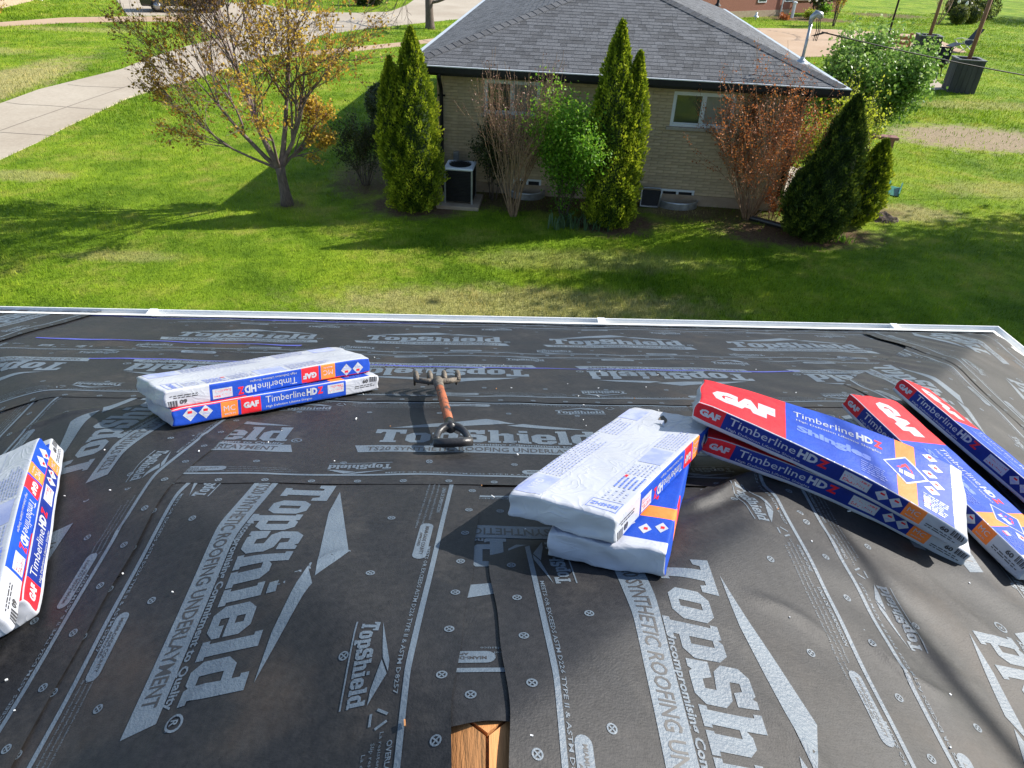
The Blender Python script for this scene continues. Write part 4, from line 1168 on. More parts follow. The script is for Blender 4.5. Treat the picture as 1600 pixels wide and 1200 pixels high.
for face, ln in ((0, R1-R0), (1, RB+OVH), (2, RB+OVH)):
    o_, e, s, n_ = face_frame(face)
    nc = int(SLN/EXPO)+1
    for c in range(nc):
        s0 = c*EXPO; s1 = min(s0+EXPO*1.25, SLN)
        inset = s0/SLN*HWD
        u = inset+.02-rg.uniform(0, .2); ue = ln-inset-.02
        if face != 0: ue = ln-inset-.02
        alt = 0
        while u < ue:
            wd = rg.choice((.10, .13, .16, .19, .23, .27)); a, b = max(u, inset+.02), min(u+wd, ue); u += wd+.006
            if b-a < .04 or s1-s0 < .03: continue
            alt = 1-alt
            dk = rg.random() < .24; th = (.0062 if dk else .0080)+rg.uniform(0, .0012); tn = rg.uniform(.60, .74) if dk else rg.uniform(.86, 1.14)
            # top narrower near the hips
            i1 = s1/SLN*HWD; a1, b1 = max(a, i1), min(b, ln-i1)
            if b1-a1 < .02: continue
            if face == 0 and npick < 300 and c < 12 and a == u-wd-.006 and abs(b-a-wd) < 1e-6 and a1 == a and b1 == b:
                npick += 1
                if wd not in wid_me:
                    m = MB(); m.poly([(0, 0, .0), (wd, 0, 0), (wd, EXPO*1.25, .0), (0, EXPO*1.25, .0), (0, 0, .0080), (wd, 0, .0080), (wd, EXPO*1.25, .0006), (0, EXPO*1.25, .0006)],
                                     [(4, 5, 6, 7), (0, 1, 5, 4), (1, 2, 6, 5), (3, 0, 4, 7), (2, 3, 7, 6)]); ob = m.build('shingle', M_SHIN, None); wid_me[wd] = ob.data; bpy.data.objects.remove(ob)
                p = o_+e*a+s*s0+n_*(.0008 if alt else .0002)
                M4 = Matrix([[e[0], s[0], n_[0], p[0]], [e[1], s[1], n_[1], p[1]], [e[2], s[2], n_[2], p[2]], [0, 0, 0, 1]])
                child_of('shingle', wid_me[wd], roof, M4); continue
            b_ = len(fieldV)
            for (uu, ss, hh) in ((a, s0, .0), (b, s0, .0), (b1, s1, .0), (a1, s1, .0), (a, s0, th), (b, s0, th), (b1, s1, .0006), (a1, s1, .0006)):
                fieldV.append(o_+e*uu+s*ss+n_*hh)
            for f in ((4, 5, 6, 7), (0, 1, 5, 4), (1, 2, 6, 5), (3, 0, 4, 7)): fieldF.append([i+b_ for i in f])
            fieldT += [tn]*8
o = mesh_np('shingle_field', np.array(fieldV), np.array(fieldF), M_SHINW, roof, attrs={'tint': fieldT}); o['kind'] = 'stuff'
# cap shingles along the two front hips
m = MB(); cw, cl = .15, .24
m.poly([(-cw, 0, -.052), (0, 0, .0), (cw, 0, -.052), (-cw, cl, -.058), (0, cl, -.008), (cw, cl, -.058), (-cw, 0, -.040), (0, 0, .014), (cw, 0, -.040), (-cw, cl, -.052), (0, cl, .0), (cw, cl, -.052)],
       [(6, 7, 10, 9), (7, 8, 11, 10), (0, 1, 7, 6), (1, 2, 8, 7), (0, 6, 9, 3), (2, 5, 11, 8)])
ob = m.build('hip_cap', M_CAP, None); cap_me = ob.data; bpy.data.objects.remove(ob)
for cx, sg in ((R0, 1), (R1, -1)):
    p0 = np.array([cx, -OVH, EAVE]); d = np.array([sg*HWD, HWD, RISE]); ll = np.linalg.norm(d); d /= ll
    ex_ = np.cross(d, (0, 0, 1)); ex_ /= np.linalg.norm(ex_); up = np.cross(ex_, d)
    k = int(ll/.19)
    for i in range(k):
        p = p0+d*(i*.19+.02)+up*.030
        child_of('hip_cap', cap_me, roof, Matrix([[ex_[0], d[0], up[0], p[0]], [ex_[1], d[1], up[1], p[1]], [ex_[2], d[2], up[2], p[2]], [0, 0, 0, 1]]))
# fascia, gutter, pale drip edge
def hring(name, mat, o0, o1, z0, z1, part=nh):
    m = MB(); a0, a1, b0, b1 = R0, R1, -OVH, RB
    m.box(a0-o1, a1+o1, b0-o1, b0-o0, z0, z1); m.box(a0-o1, a0-o0, b0-o0, b1, z0, z1); m.box(a1+o0, a1+o1, b0-o0, b1, z0, z1)
    return m.build(name, mat, part)
hring('fascia', M_BLACK, -.03, -.002, EAVE-.20, EAVE-.02)
hring('gutter', M_BLACK, .0, .105, EAVE-.135, EAVE-.022)
hring('drip_edge', M_SILV, .002, .112, EAVE-.020, EAVE-.004)
m = MB(); m.box(R0, R1, -OVH+.03, 0.008, WT-.02, WT); m.build('soffit', M_BLACK, nh)
m = MB(); m.tube([(.14, -OVH-.05, EAVE-.13), (.14, -OVH-.02, EAVE-.26), (.10, -.07, EAVE-.52), (.10, -.055, EAVE-.62), (.10, -.055, .30), (.10, -.12, .12)], .042, 10); dsp = m.build('downspout', M_BLACK, nh, True)
m = MB(); m.box(.02, .18, -.03, -.008, EAVE-.70, EAVE-.66); m.build('strap', M_BLACK, dsp)
m = MB(); m.tube([(W_-.12, -OVH-.05, EAVE-.13), (W_-.12, -.10, EAVE-.45), (W_-.12, -.06, EAVE-.6), (W_-.12, -.06, .3)], .042, 10); m.build('downspout', M_BLACK, nh, True)
# pipes through the roof
def on_side(u_eave, upslope, face=1):
    o_, e, s, n_ = face_frame(face); return o_+e*u_eave+s*upslope
for (px, py, h_, r_, mt) in ((1121, 10, .35, .05, M_BLACK), (1181, 27, .22, .05, M_SILV)):
    # find the point of the right-hand slope under that pixel
    Mi = nh.matrix_basis.inverted(); c_ = Mi @ Vector(CAM.tolist()); d_ = (Mi.to_3x3() @ Vector(ray(px, py).tolist()))
    o_, e, s, n_ = face_frame(1); t_ = (Vector((o_).tolist())-c_).dot(Vector(n_.tolist()))/d_.dot(Vector(n_.tolist())); q_ = c_+d_*t_
    m = MB(); m.tube([q_-Vector((0, 0, .1)), q_+Vector((0, 0, h_))], r_, 12); m.lathe([(.14, .02), (.06, .10), (.05, .14)], 14, tuple(q_)); m.build('vent_pipe', mt, nh, True)
# electric service mast with weather head
Mi = nh.matrix_basis.inverted(); c_ = Mi @ Vector(CAM.tolist()); o_, e, s, n_ = face_frame(1)
d_ = Mi.to_3x3() @ Vector(ray(1252, 99).tolist()); t_ = (Vector(o_.tolist())-c_).dot(Vector(n_.tolist()))/d_.dot(Vector(n_.tolist())); mq = c_+d_*t_
MAST = mq
m = MB(); m.tube([mq-Vector((0, 0, .25)), mq+Vector((0, 0, .82))], .032, 12); mast = m.build('service_mast', M_GALV, nh, True)
m = MB(); m.tube([mq+Vector((-.02, 0, .77)), mq+Vector((-.0, 0, .90)), mq+Vector((.06, 0, .97)), mq+Vector((.15, 0, .95)), mq+Vector((.19, 0, .89))], [.038, .060, .075, .07, .045], 12); m.build('weather_head', M_GALV, mast, True)
m = MB(); m.lathe([(.17, .01), (.05, .09), (.045, .14)], 14, tuple(mq)); m.build('flashing', M_SILV, mast, True)
for sx in (.10, .14, .17):
    m = MB(); m.tube([mq+Vector((sx, 0, .87)), mq+Vector((sx+.05, 0, .66)), mq+Vector((sx+.04, .02, .45)), mq+Vector((sx-.02, .02, .55)), mq+Vector((sx+.25, .1, .62))], .008, 6); m.build('lead_wire', M_BLACK, mast)
# side porch bits seen past the corner: wall lamp, stoop
m = MB(); m.lathe([(.0, -.10), (.06, -.10), (.085, .0), (.08, .10), (.03, .15), (0, .16)], 14, (W_+.16, .9, 1.85)); m.box(W_, W_+.12, .86, .94, 1.90, 1.95); m.build('wall_lamp', M_VINYL, nh)
m = MB(); m.box(W_+.01, W_+1.3, .5, 2.6, -.05, .30); m.box(W_+1.3, W_+1.65, .6, 2.5, -.05, .14); m.build('stoop', M_STONE, nh)

# ------------------------------------------------ air conditioner on its pad
acw = hpt(.62, -.80)
ac = thing('air_conditioner', 'dark louvred air conditioner with pale top standing by the brick wall', 'air conditioner', (acw[0], acw[1], GZ+.07), HOUSE_R)
m = MB(); m.box(-.28, .28, -.28, .28, .04, .70); m.build('casing', M_DARKIN, ac)
for x in (-.29, .29):
    for y in (-.29, .29):
        m = MB(); m.box(x-.02, x+.02, y-.02, y+.02, .0, .71); m.build('corner_post', M_GALV, ac, bevel=.006)
m = MB()
for i in range(20):
    z = .06+i*.032
    m.box(-.268, .268, -.302, -.284, z, z+.014); m.box(.284, .302, -.268, .268, z, z+.014); m.box(-.302, -.284, -.268, .268, z, z+.014)
o = m.build('louvers', M_BLACK, ac); o['kind'] = 'stuff'
m = MB(); m.box(-.315, .315, -.315, .315, .712, .765); m.build('top_cover', M_VINYL, ac, bevel=.02)
m = MB()
for rr in (.06, .12, .18, .235): m.tube([(rr*math.cos(a), rr*math.sin(a), .782) for a in np.linspace(0, 2*math.pi, 25)], .006, 5, caps=False)
for a in np.linspace(0, math.pi, 5)[:-1]: m.tube([(.24*math.cos(a), .24*math.sin(a), .776), (-.24*math.cos(a), -.24*math.sin(a), .776)], .005, 5)
m.build('fan_guard', M_BLACK, ac)
m = MB(); m.lathe([(.0, .7675), (.235, .7675)], 24); m.build('fan_opening', M_DARKIN, ac)
m = MB(); m.tube([(-.30, .1, .35), (-.40, .12, .30), (-.42, .2, .12), (-.40, .65, .10)], .02, 8); m.build('refrigerant_line', M_BLACK, ac, True)
o = MB().box(-.46, .46, -.48, .44, -.08, .068).build('concrete_pad', M_CONCW, None, bevel=.012); o.location = (acw[0], acw[1], GZ); o.rotation_euler = (0, 0, HOUSE_R)
tag(o, 'square concrete pad under the air conditioner', 'pad')
eb = hpt(.42, -.07); o = MB().box(-.06, .06, -.05, .05, .0, .22).box(-.015, .015, -.02, .02, -.55, .0).build('disconnect_box', M_GALV, None, bevel=.006); o.location = (eb[0], eb[1], GZ+.68); o.rotation_euler = (0, 0, HOUSE_R)
tag(o, 'small grey electric disconnect box on the brick wall behind the air conditioner', 'electric box')
# black window-well cover leaning left of the right basement window
cv = hpt(4.80, -.34)
t_ = thing('well_cover', 'black mesh window well cover leaning left of the basement window', 'well cover', (cv[0], cv[1], GZ), HOUSE_R)
m = MB(); m.tube([(.20, 0, .03), (.24, .06, .36), (.20, .09, .42), (-.16, .09, .42), (-.20, .06, .36), (-.20, 0, .03), (.20, 0, .03)], .022, 8); m.build('rim', M_GALV, t_, True)
m = MB(); m.poly([(-.19, .005, .04), (.19, .005, .04), (.22, .07, .38), (-.19, .07, .38)], [(0, 1, 2, 3)]); m.build('screen', M_DARKIN, t_)

# service drop from the neighbour's mast to the right, and our own service cable overhead
Mw = nh.matrix_basis; a0 = Mw @ (MAST+Vector((.30, .1, .62)))
def sagline(a, b, sag, n=24):
    a, b = Vector(a), Vector(b); return [a.lerp(b, i/n)-Vector((0, 0, sag*4*(i/n)*(1-i/n))) for i in range(n+1)]
b0 = atY(1680, 112, 16.6)
m = MB(); m.tube(sagline(a0, tuple(b0+ (b0-np.array(a0))*1.2), .25), .014, 6); o = m.build('service_cable', M_BLACK, None, True)
tag(o, 'black cable running from the neighbour roof mast out to the right', 'cable')

# ================================================================== PLANTS
M_BARK = pm('brown_bark', (.075, .055, .045), (.15, .115, .095), 9, .9, .5, 30, stretch=(4, 4, .8))
M_BARKP = pm('purple_grey_bark', (.095, .065, .060), (.19, .135, .115), 9, .9, .4, 30)
M_STEM = pm('tan_stem', (.20, .125, .075), (.32, .21, .13), 12, .85)
M_STEMD = pm('dark_stem', (.06, .045, .035), (.11, .08, .06), 12, .85)
L_ARB = leafmat('arborvitae_leaf', (.075, .125, .009), (.23, .30, .016), (.48, .52, .035), .35, .6)
L_ARB_SHADED = leafmat('arborvitae_shaded_leaf', (.022, .046, .008), (.060, .098, .012), (.17, .21, .02), .25, .6)  # darker copy of the arborvitae leaf, shade put into the colour
L_RED = leafmat('redbud_leaf', (.20, .115, .030), (.42, .25, .032), (.66, .46, .06), .5)
L_BUD = leafmat('purple_bud', (.20, .07, .16), (.36, .15, .30), None, .3)
L_GREEN = leafmat('fresh_green_leaf', (.07, .19, .014), (.17, .36, .022), (.42, .58, .07), .5)
L_DRY = leafmat('dry_seed', (.14, .065, .045), (.26, .13, .09), None, .2)
L_ORNG = leafmat('orange_brown_leaf', (.20, .065, .030), (.42, .135, .040), (.66, .26, .06), .4)
L_YEL = leafmat('yellow_green_leaf', (.16, .22, .014), (.36, .42, .03), (.56, .58, .07), .5)
L_LIL = leafmat('lilac_leaf', (.075, .165, .026), (.17, .31, .05), (.42, .54, .17), .4, .4)
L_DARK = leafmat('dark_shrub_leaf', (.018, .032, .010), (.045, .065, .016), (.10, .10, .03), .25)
L_IRIS = leafmat('iris_blade', (.06, .12, .05), (.13, .21, .10), None, .3)
L_SHADE = leafmat('shade_tree_leaf', (.05, .10, .012), (.12, .19, .02), None, .4)
L_BLOOM = leafmat('pale_bloom', (.34, .30, .40), (.50, .46, .54), None, .3)

def leaves(name, P, size, mat, parent, tint, rng, aspect=.55, dirs=None, spread=1.0):
    """one rhombic leaf (bent along its midrib) at each point"""
    n = len(P)
    if dirs is None:
        d = rng.normal(size=(n, 3)); 
    else:
        d = dirs+rng.normal(size=(n, 3))*.45*spread
    d /= np.linalg.norm(d, axis=1)[:, None]+1e-9
    r = rng.normal(size=(n, 3)); s = np.cross(d, r); s /= np.linalg.norm(s, axis=1)[:, None]+1e-9
    nn = np.cross(d, s)
    sz = np.asarray(size)*np.ones(n)
    a = P; b = P+d*(sz*.5)[:, None]+s*(sz*aspect*.5)[:, None]+nn*(sz*.08)[:, None]
    c = P+d*sz[:, None]; e = P+d*(sz*.5)[:, None]-s*(sz*aspect*.5)[:, None]+nn*(sz*.08)[:, None]
    V = np.stack([a, b, c, e], 1).reshape(-1, 3); i = np.arange(n)*4
    F = np.concatenate([np.stack([i, i+1, i+2], -1), np.stack([i, i+2, i+3], -1)])
    return mesh_np(name, V, F, mat, parent, attrs={'tint': np.repeat(np.clip(tint, 0, 1), 4)})

def arbor(label, base, leaders, mat, seed, n=15000, spray=.062):
    """leaders: (dx, dy, height, radius, tiltx)"""
    rng = np.random.default_rng(seed)
    t = thing('arborvitae', label, 'arborvitae', (base[0], base[1], GZ))
    m = MB(); m.tube([(0, 0, -.1), (0, 0, .5), (0, 0, max(l[2] for l in leaders)*.8)], [.07, .06, .015], 8); m.build('trunk', M_BARK, t, True)
    PP_, DD_, TT_ = [], [], []
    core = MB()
    for li, (dx, dy, h, R, tilt, lo) in enumerate(leaders):
        def prof(u): return R*np.where(u < .22, .80+.20*(u/.22)**.6, (1-np.clip((u-.22)/.78, 0, 1)**1.55)**.82)
        k = int(n*(h*R)/sum(l[2]*l[3] for l in leaders))
        u = rng.beta(1.0, 1.12, k); th = rng.uniform(0, 2*math.pi, k)
        lump = 1+.17*np.sin(th*5+u*9+seed)*np.sin(u*23+th*2)+.09*np.sin(th*11-u*31)+.06*np.sin(th*3+u*47)
        r = prof(u)*lump*rng.uniform(.80, 1.03, k)*np.where(rng.random(k) < .07, rng.uniform(1.0, 1.16, k), 1)
        z = lo+u*(h-lo)
        x = dx*np.minimum(1, z/h*1.6)+tilt*z+r*np.cos(th); y = dy+r*np.sin(th)
        P = np.stack([x, y, z], -1); out = np.stack([np.cos(th)*.55, np.sin(th)*.55, np.full(k, .85)], -1)
        PP_.append(P); DD_.append(out)
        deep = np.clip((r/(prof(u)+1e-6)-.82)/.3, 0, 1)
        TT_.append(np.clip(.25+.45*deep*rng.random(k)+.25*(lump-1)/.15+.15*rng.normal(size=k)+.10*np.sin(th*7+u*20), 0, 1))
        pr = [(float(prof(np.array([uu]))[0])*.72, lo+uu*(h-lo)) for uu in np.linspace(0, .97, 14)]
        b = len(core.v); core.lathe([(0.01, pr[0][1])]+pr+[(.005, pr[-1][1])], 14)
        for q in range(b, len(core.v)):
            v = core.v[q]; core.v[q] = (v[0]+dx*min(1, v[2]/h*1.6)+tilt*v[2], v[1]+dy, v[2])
    core.build('dark_core', L_ARB_SHADED, t, True)  # solid dark core added to block light and darken the crown's inside
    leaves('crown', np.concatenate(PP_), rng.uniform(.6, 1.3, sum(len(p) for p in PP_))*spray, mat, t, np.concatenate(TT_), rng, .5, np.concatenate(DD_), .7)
    return t
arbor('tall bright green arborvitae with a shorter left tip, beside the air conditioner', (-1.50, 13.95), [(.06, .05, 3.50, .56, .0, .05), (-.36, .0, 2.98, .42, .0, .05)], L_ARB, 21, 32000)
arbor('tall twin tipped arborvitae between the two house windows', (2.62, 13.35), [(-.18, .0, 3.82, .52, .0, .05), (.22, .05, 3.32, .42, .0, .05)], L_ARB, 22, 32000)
arbor('wide dark arborvitae right of the house corner, shade put into its leaf colour', (6.75, 12.95), [(.12, .0, 2.78, .58, .02, .05), (-.34, -.05, 1.55, .50, .0, .05)], L_ARB_SHADED, 23, 30000)
arbor('small loose yellow green conifer behind the wide dark arborvitae', (8.05, 13.9), [(.1, 0, 1.75, .42, .06, .05)], L_ARB, 24, 8000, .075)

def grow(rng, p, d, length, r, lvl, maxl, chains, tips, up=.15, wob=.22, kids=(3, 5), shrink=(.55, .75), ang=.6, minr=.002):
    n = 5; pts = [p.copy()]; rad = [r]; cur = d/np.linalg.norm(d)
    for i in range(n):
        cur = cur+rng.normal(size=3)*wob*.5; cur[2] += up*.25; cur /= np.linalg.norm(cur)
        p = p+cur*length/n; pts.append(p.copy()); rad.append(max(r*(1-.62*(i+1)/n), minr))
    chains.append((pts, rad, lvl))
    if lvl >= maxl:
        tips.append(pts); return
    k = rng.integers(kids[0], kids[1]+1)
    for j in range(k):
        f = rng.uniform(.35, 1.0) if j else 1.0
        i = min(int(f*n), n-1); q = pts[i]+(pts[i+1]-pts[i])*(f*n-i if f < 1 else 1.0)
        ax = rng.normal(size=3); ax -= cur*(ax@cur); ax /= np.linalg.norm(ax)
        a = rng.uniform(.4, 1.0)*ang*(.45 if j == 0 else 1)
        nd = cur*math.cos(a)+ax*math.sin(a)
        grow(rng, q, nd, length*rng.uniform(*shrink), max(r*(1-.62*f)*.8, minr), lvl+1, maxl, chains, tips, up, wob, kids, shrink, ang, minr)
def chains_mesh(name, chains, mat, parent, sides=(8, 6, 5, 4, 3, 3)):
    m = MB()
    for pts, rad, lvl in chains: m.tube(pts, rad, sides[min(lvl, 5)], caps=False)
    return m.build(name, mat, parent, True)
def along(tips, rng, n, r):
    """n random points around the twigs"""
    T = np.array([np.array(t) for t in tips]); k = rng.integers(0, len(T), n); f = rng.uniform(0, T.shape[1]-1.001, n); i = f.astype(int)
    P = T[k, i]+(T[k, i+1]-T[k, i])*(f-i)[:, None]
    return P+rng.normal(size=(n, 3))*r

# ---- redbud tree on the left
rng = np.random.default_rng(5)
rb = thing('redbud_tree', 'young tree with yellow orange leaves and purple buds on the left lawn', 'tree', (-4.19, 14.04, GZ))
ch, tips = [], []
trunk = [np.array(q) for q in ((0, 0, -.1), (-.02, 0, .25), (-.05, .02, .62), (-.06, .02, .80))]
trm = MB(); trm.tube(trunk, [.155, .11, .092, .105], 12); trm.build('trunk', M_BARK, rb, True)
for (dx, dy, dz, L0, r0) in ((-.62, .10, .78, 1.25, .058), (-.22, -.12, 1.0, 1.5, .075), (.14, .12, 1.05, 1.55, .068), (.42, -.05, 1.0, 1.45, .058), (-.40, .35, .9, 1.3, .05), (.55, .3, .7, 1.2, .042), (-.9, -.1, .55, 1.1, .035), (.05, -.5, .8, 1.1, .04)):
    grow(rng, trunk[-1]+np.array([dx*.05, dy*.05, -.04]), np.array([dx*1.15, dy, dz]), L0*(1.36 if dx < .3 else 1.08 if dx < .5 else .58), r0*.92, 0, 4, ch, tips, .13, .18, (4, 5), (.55, .76), .62, .0030)
chains_mesh('limbs', ch, M_BARKP, rb)
P = np.concatenate([along(tips, rng, 10500, .045), along([c[0] for c in ch if c[2] == 3], rng, 2000, .05)]); sd = np.clip(.5+.28*np.sin(P[:, 0]*2.2)+.25*rng.normal(size=len(P))+.12*P[:, 0], 0, 1)
leaves('crown', P, rng.uniform(.040, .074, len(P)), L_RED, rb, sd, rng, .8)
mid = [c[0] for c in ch if 1 <= c[2] <= 3]
P = along(mid, rng, 2600, .018); leaves('purple_buds', P, rng.uniform(.018, .034, len(P)), L_BUD, rb, rng.random(len(P)), rng, .7)

def shrub(name, label, cat, base, stems, h, spread, stem_mat, leaf_mat, nleaf, leafsize, seed, r0=.014, maxl=2, kids=(2, 4), jit=.05, aspect=.6, ang=.5, extra=None, group=None, up=.22, tintf=None, lo=0.0):
    rng = np.random.default_rng(seed); t = thing(name, label, cat, (base[0], base[1], GZ), 0, group); ch, tips = [], []
    for i in range(stems):
        a = 2*math.pi*i/stems+rng.uniform(-.4, .4); s = spread*rng.uniform(.25, 1.0)
        d = np.array([math.cos(a)*s/h*1.15, math.sin(a)*s/h*1.15, 1.0])
        grow(rng, np.array([math.cos(a)*.06, math.sin(a)*.06, -.05]), d, h*rng.uniform(.48, .62), r0*rng.uniform(.7, 1.2), 0, maxl, ch, tips, up, .16, kids, (.5, .72), ang, .0028)
    chains_mesh('stems', ch, stem_mat, t)
    src = tips if lo <= 0 else tips+[c[0] for c in ch if c[2] >= (1 if lo < 2 else 0)]*(1 if lo < 2 else 2)
    P = along(src, rng, nleaf, jit); P = P[P[:, 2] > .05]
    ti = rng.beta(2, 2, len(P)) if tintf is None else tintf(P, rng)
    leaves('foliage', P, rng.uniform(.6, 1.35, len(P))*leafsize, leaf_mat, t, ti, rng, aspect)
    if extra:
        nm, n2, sz, mt, jt2 = extra; P = along(tips, rng, n2, jt2); P = P[P[:, 2] > h*.55]; leaves(nm, P, rng.uniform(.6, 1.3, len(P))*sz, mt, t, rng.random(len(P)), rng, .9)
    return t
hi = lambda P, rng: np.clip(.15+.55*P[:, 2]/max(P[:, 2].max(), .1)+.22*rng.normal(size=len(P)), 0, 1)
shrub('bare_shrub', 'leafless tan stemmed shrub with dry seed heads under the left window', 'shrub', (.62, 13.75), 22, 2.75, .85, M_STEM, L_DRY, 3200, .030, 31, .014, 2, (3, 5), .03, .8, .38, up=.25)
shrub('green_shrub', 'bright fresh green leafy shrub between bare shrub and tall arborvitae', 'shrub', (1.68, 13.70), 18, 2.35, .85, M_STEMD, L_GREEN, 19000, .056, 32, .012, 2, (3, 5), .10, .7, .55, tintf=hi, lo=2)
shrub('orange_shrub', 'tall shrub with orange brown leaves and tan stems by the right window', 'shrub', (5.75, 13.95), 32, 2.8, 1.55, M_STEM, L_ORNG, 11000, .040, 33, .014, 2, (3, 5), .04, .7, .5, up=.18, lo=1)
shrub('orange_shrub', 'knee high orange leaved shrub right of the tall orange brown one', 'shrub', (6.25, 13.85), 7, .95, .32, M_STEM, L_ORNG, 700, .045, 34, .008, 1, (2, 4), .03, .7, .5)
shrub('yellow_shrub', 'airy yellow green shrub at the right corner of the brick house', 'shrub', (7.45, 14.75), 12, 2.15, .80, M_STEMD, L_YEL, 2900, .062, 35, .011, 2, (3, 4), .05, .7, .55, lo=1)
shrub('yellow_shrub', 'taller sparse yellow green shrub between house corner and lilac', 'shrub', (8.8, 16.4), 8, 2.2, .6, M_STEMD, L_YEL, 1100, .060, 36, .011, 2, (3, 4), .05, .7, .5, lo=1)
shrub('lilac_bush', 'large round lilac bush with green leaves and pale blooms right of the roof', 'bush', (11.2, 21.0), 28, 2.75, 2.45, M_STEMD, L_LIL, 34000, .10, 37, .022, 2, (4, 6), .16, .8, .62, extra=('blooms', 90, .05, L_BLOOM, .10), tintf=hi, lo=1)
shrub('dark_bush', 'dark twiggy bush in shade left of the tall arborvitae', 'bush', (-2.75, 15.5), 14, 1.5, .70, M_STEMD, L_DARK, 4200, .050, 38, .010, 2, (3, 5), .06, .6, .6, lo=1)
shrub('dark_bush', 'narrow dark evergreen against the wall behind the bare shrub', 'bush', (.20, 14.75), 9, 1.75, .30, M_STEMD, L_DARK, 3600, .055, 39, .010, 2, (3, 4), .07, .6, .5, lo=1)
def ball(name, label, c, r, mat, seed, n=2600, sz=.06, group=None, squash=1.0, base=None):
    rng = np.random.default_rng(seed); t = thing(name, label, 'shrub', (c[0], c[1], GZ if base is None else base), 0, group)
    m = MB(); m.lathe([(.01, r*.15*squash)]+[(r*.86*math.sin(a), r*squash-r*.86*math.cos(a)*squash) for a in np.linspace(.25, 2.95, 10)]+[(.01, r*1.86*squash)], 16); m.build('dark_core', L_DARK, t, True)  # solid dark core added behind the leaves, darkens the gaps between them
    v = rng.normal(size=(n, 3)); v /= np.linalg.norm(v, axis=1)[:, None]; P = v*r*rng.uniform(.86, 1.04, n)[:, None]; P[:, 2] = P[:, 2]*squash+r*squash
    P = P[P[:, 2] > .02]; v = v[:len(P)]
    leaves('foliage', P, rng.uniform(.6, 1.3, len(P))*sz, mat, t, np.clip(rng.beta(2, 2, len(P)), 0, 1), rng, .7)
    m = MB(); m.tube([(0, 0, -.1), (0, 0, r*squash)], .05, 6); m.build('stem', M_STEMD, t)
    return t
q = G(603, 196); ball('round_shrub', 'dark clipped round shrub beside the left house wall, behind the arborvitae', (q[0]+.05, q[1]), .62, L_DARK, 41, 3800, .06)
L_BOX = leafmat('boxwood_leaf', (.05, .075, .012), (.13, .155, .022), (.24, .24, .04), .3)
for k, (px, py, r, lab) in enumerate(((1494, 38, .62, 'clipped boxwood ball, front left of the cluster at top right'), (1515, 37, .60, 'clipped boxwood ball, front right of the cluster at top right'),
        (1505, 24, .60, 'clipped boxwood ball, behind the gap of the two front balls'), (1486, 22, .62, 'brownish clipped boxwood ball, far left back of the cluster'), (1530, 31, .62, 'boxwood ball half behind the right brown pole'),
        (1521, 18, .5, 'small boxwood ball at the back of the cluster, right'))):
    q = G(px, py); ball('boxwood_ball', lab, q, r, L_BOX, 50+k, 1500, .11, 'clipped boxwood balls at top right')
q = G(1541, 30)
t = thing('topiary', 'stacked ball topiary behind the right brown pole at the top edge', 'shrub', (q[0], q[1], GZ)); rng = np.random.default_rng(77)
m = MB(); m.tube([(0, 0, -.1), (0, 0, 2.6)], .06, 6); m.build('stem', M_STEMD, t)
for zc, r in ((.75, .75), (1.95, .6), (2.9, .42)):
    v = rng.normal(size=(1300, 3)); v /= np.linalg.norm(v, axis=1)[:, None]; P = v*r*rng.uniform(.8, 1.02, 1300)[:, None]+np.array([0, 0, zc])
    leaves('foliage_ball', P, rng.uniform(.07, .15, 1300), L_BOX, t, rng.beta(2, 2, 1300), rng, .7)
# small pale bare tree by the boxwood
q = G(1464, 38)
shrub('ornamental_tree', 'small bare pinkish tree left of the boxwood balls', 'tree', q, 3, 3.2, .9, M_STEM, L_DRY, 500, .06, 61, .05, 3, (3, 4), .06, .8, .6)
# iris clump
rng = np.random.default_rng(8); n = 95
t = thing('iris_clump', 'clump of grey green sword leaves at the foot of the green shrub', 'plant', (1.85, 13.12, GZ))
P = np.stack([rng.uniform(-.55, .75, n), rng.uniform(-.16, .22, n), np.full(n, -.02)], -1); V, F, ti = [], [], []
for i in range(n):
    a = rng.uniform(0, 6.28); ln = rng.uniform(.22, .42); le = rng.uniform(.1, .9); wd = rng.uniform(.012, .02); dv = np.array([math.cos(a), math.sin(a), 0]); sv = np.array([-dv[1], dv[0], 0])*wd; b = len(V)
    for f in (0, .4, .75, 1.0):
        p = P[i]+np.array([0, 0, 1])*ln*(f-.35*le*f*f)+dv*ln*le*f*f*.8; V += [p-sv*(1-f**3), p+sv*(1-f**3)]
    for k in range(3): F.append([b+2*k, b+2*k+1, b+2*k+3, b+2*k+2])
    ti += [rng.random()]*8
mesh_np('blades', np.array(V), np.array(F), L_IRIS, t, attrs={'tint': ti})
q = G(1318, 378)
t = thing('lily_clump', 'small tuft of pale green blades at the foot of the wide dark arborvitae', 'plant', (q[0], q[1], GZ)); V, F, ti = [], [], []
for i in range(34):
    a = rng.uniform(0, 6.28); ln = rng.uniform(.16, .32); le = rng.uniform(.2, .9); wd = .011; dv = np.array([math.cos(a), math.sin(a), 0]); sv = np.array([-dv[1], dv[0], 0])*wd; b = len(V); p0 = np.array([rng.uniform(-.2, .2), rng.uniform(-.1, .1), -.02])
    for f in (0, .5, 1.0):
        p = p0+np.array([0, 0, 1])*ln*(f-.35*le*f*f)+dv*ln*le*f*f*.8; V += [p-sv*(1-f**3), p+sv*(1-f**3)]
    for k in range(2): F.append([b+2*k, b+2*k+1, b+2*k+3, b+2*k+2])
    ti += [rng.random()]*6
mesh_np('blades', np.array(V), np.array(F), L_GREEN, t, attrs={'tint': ti})

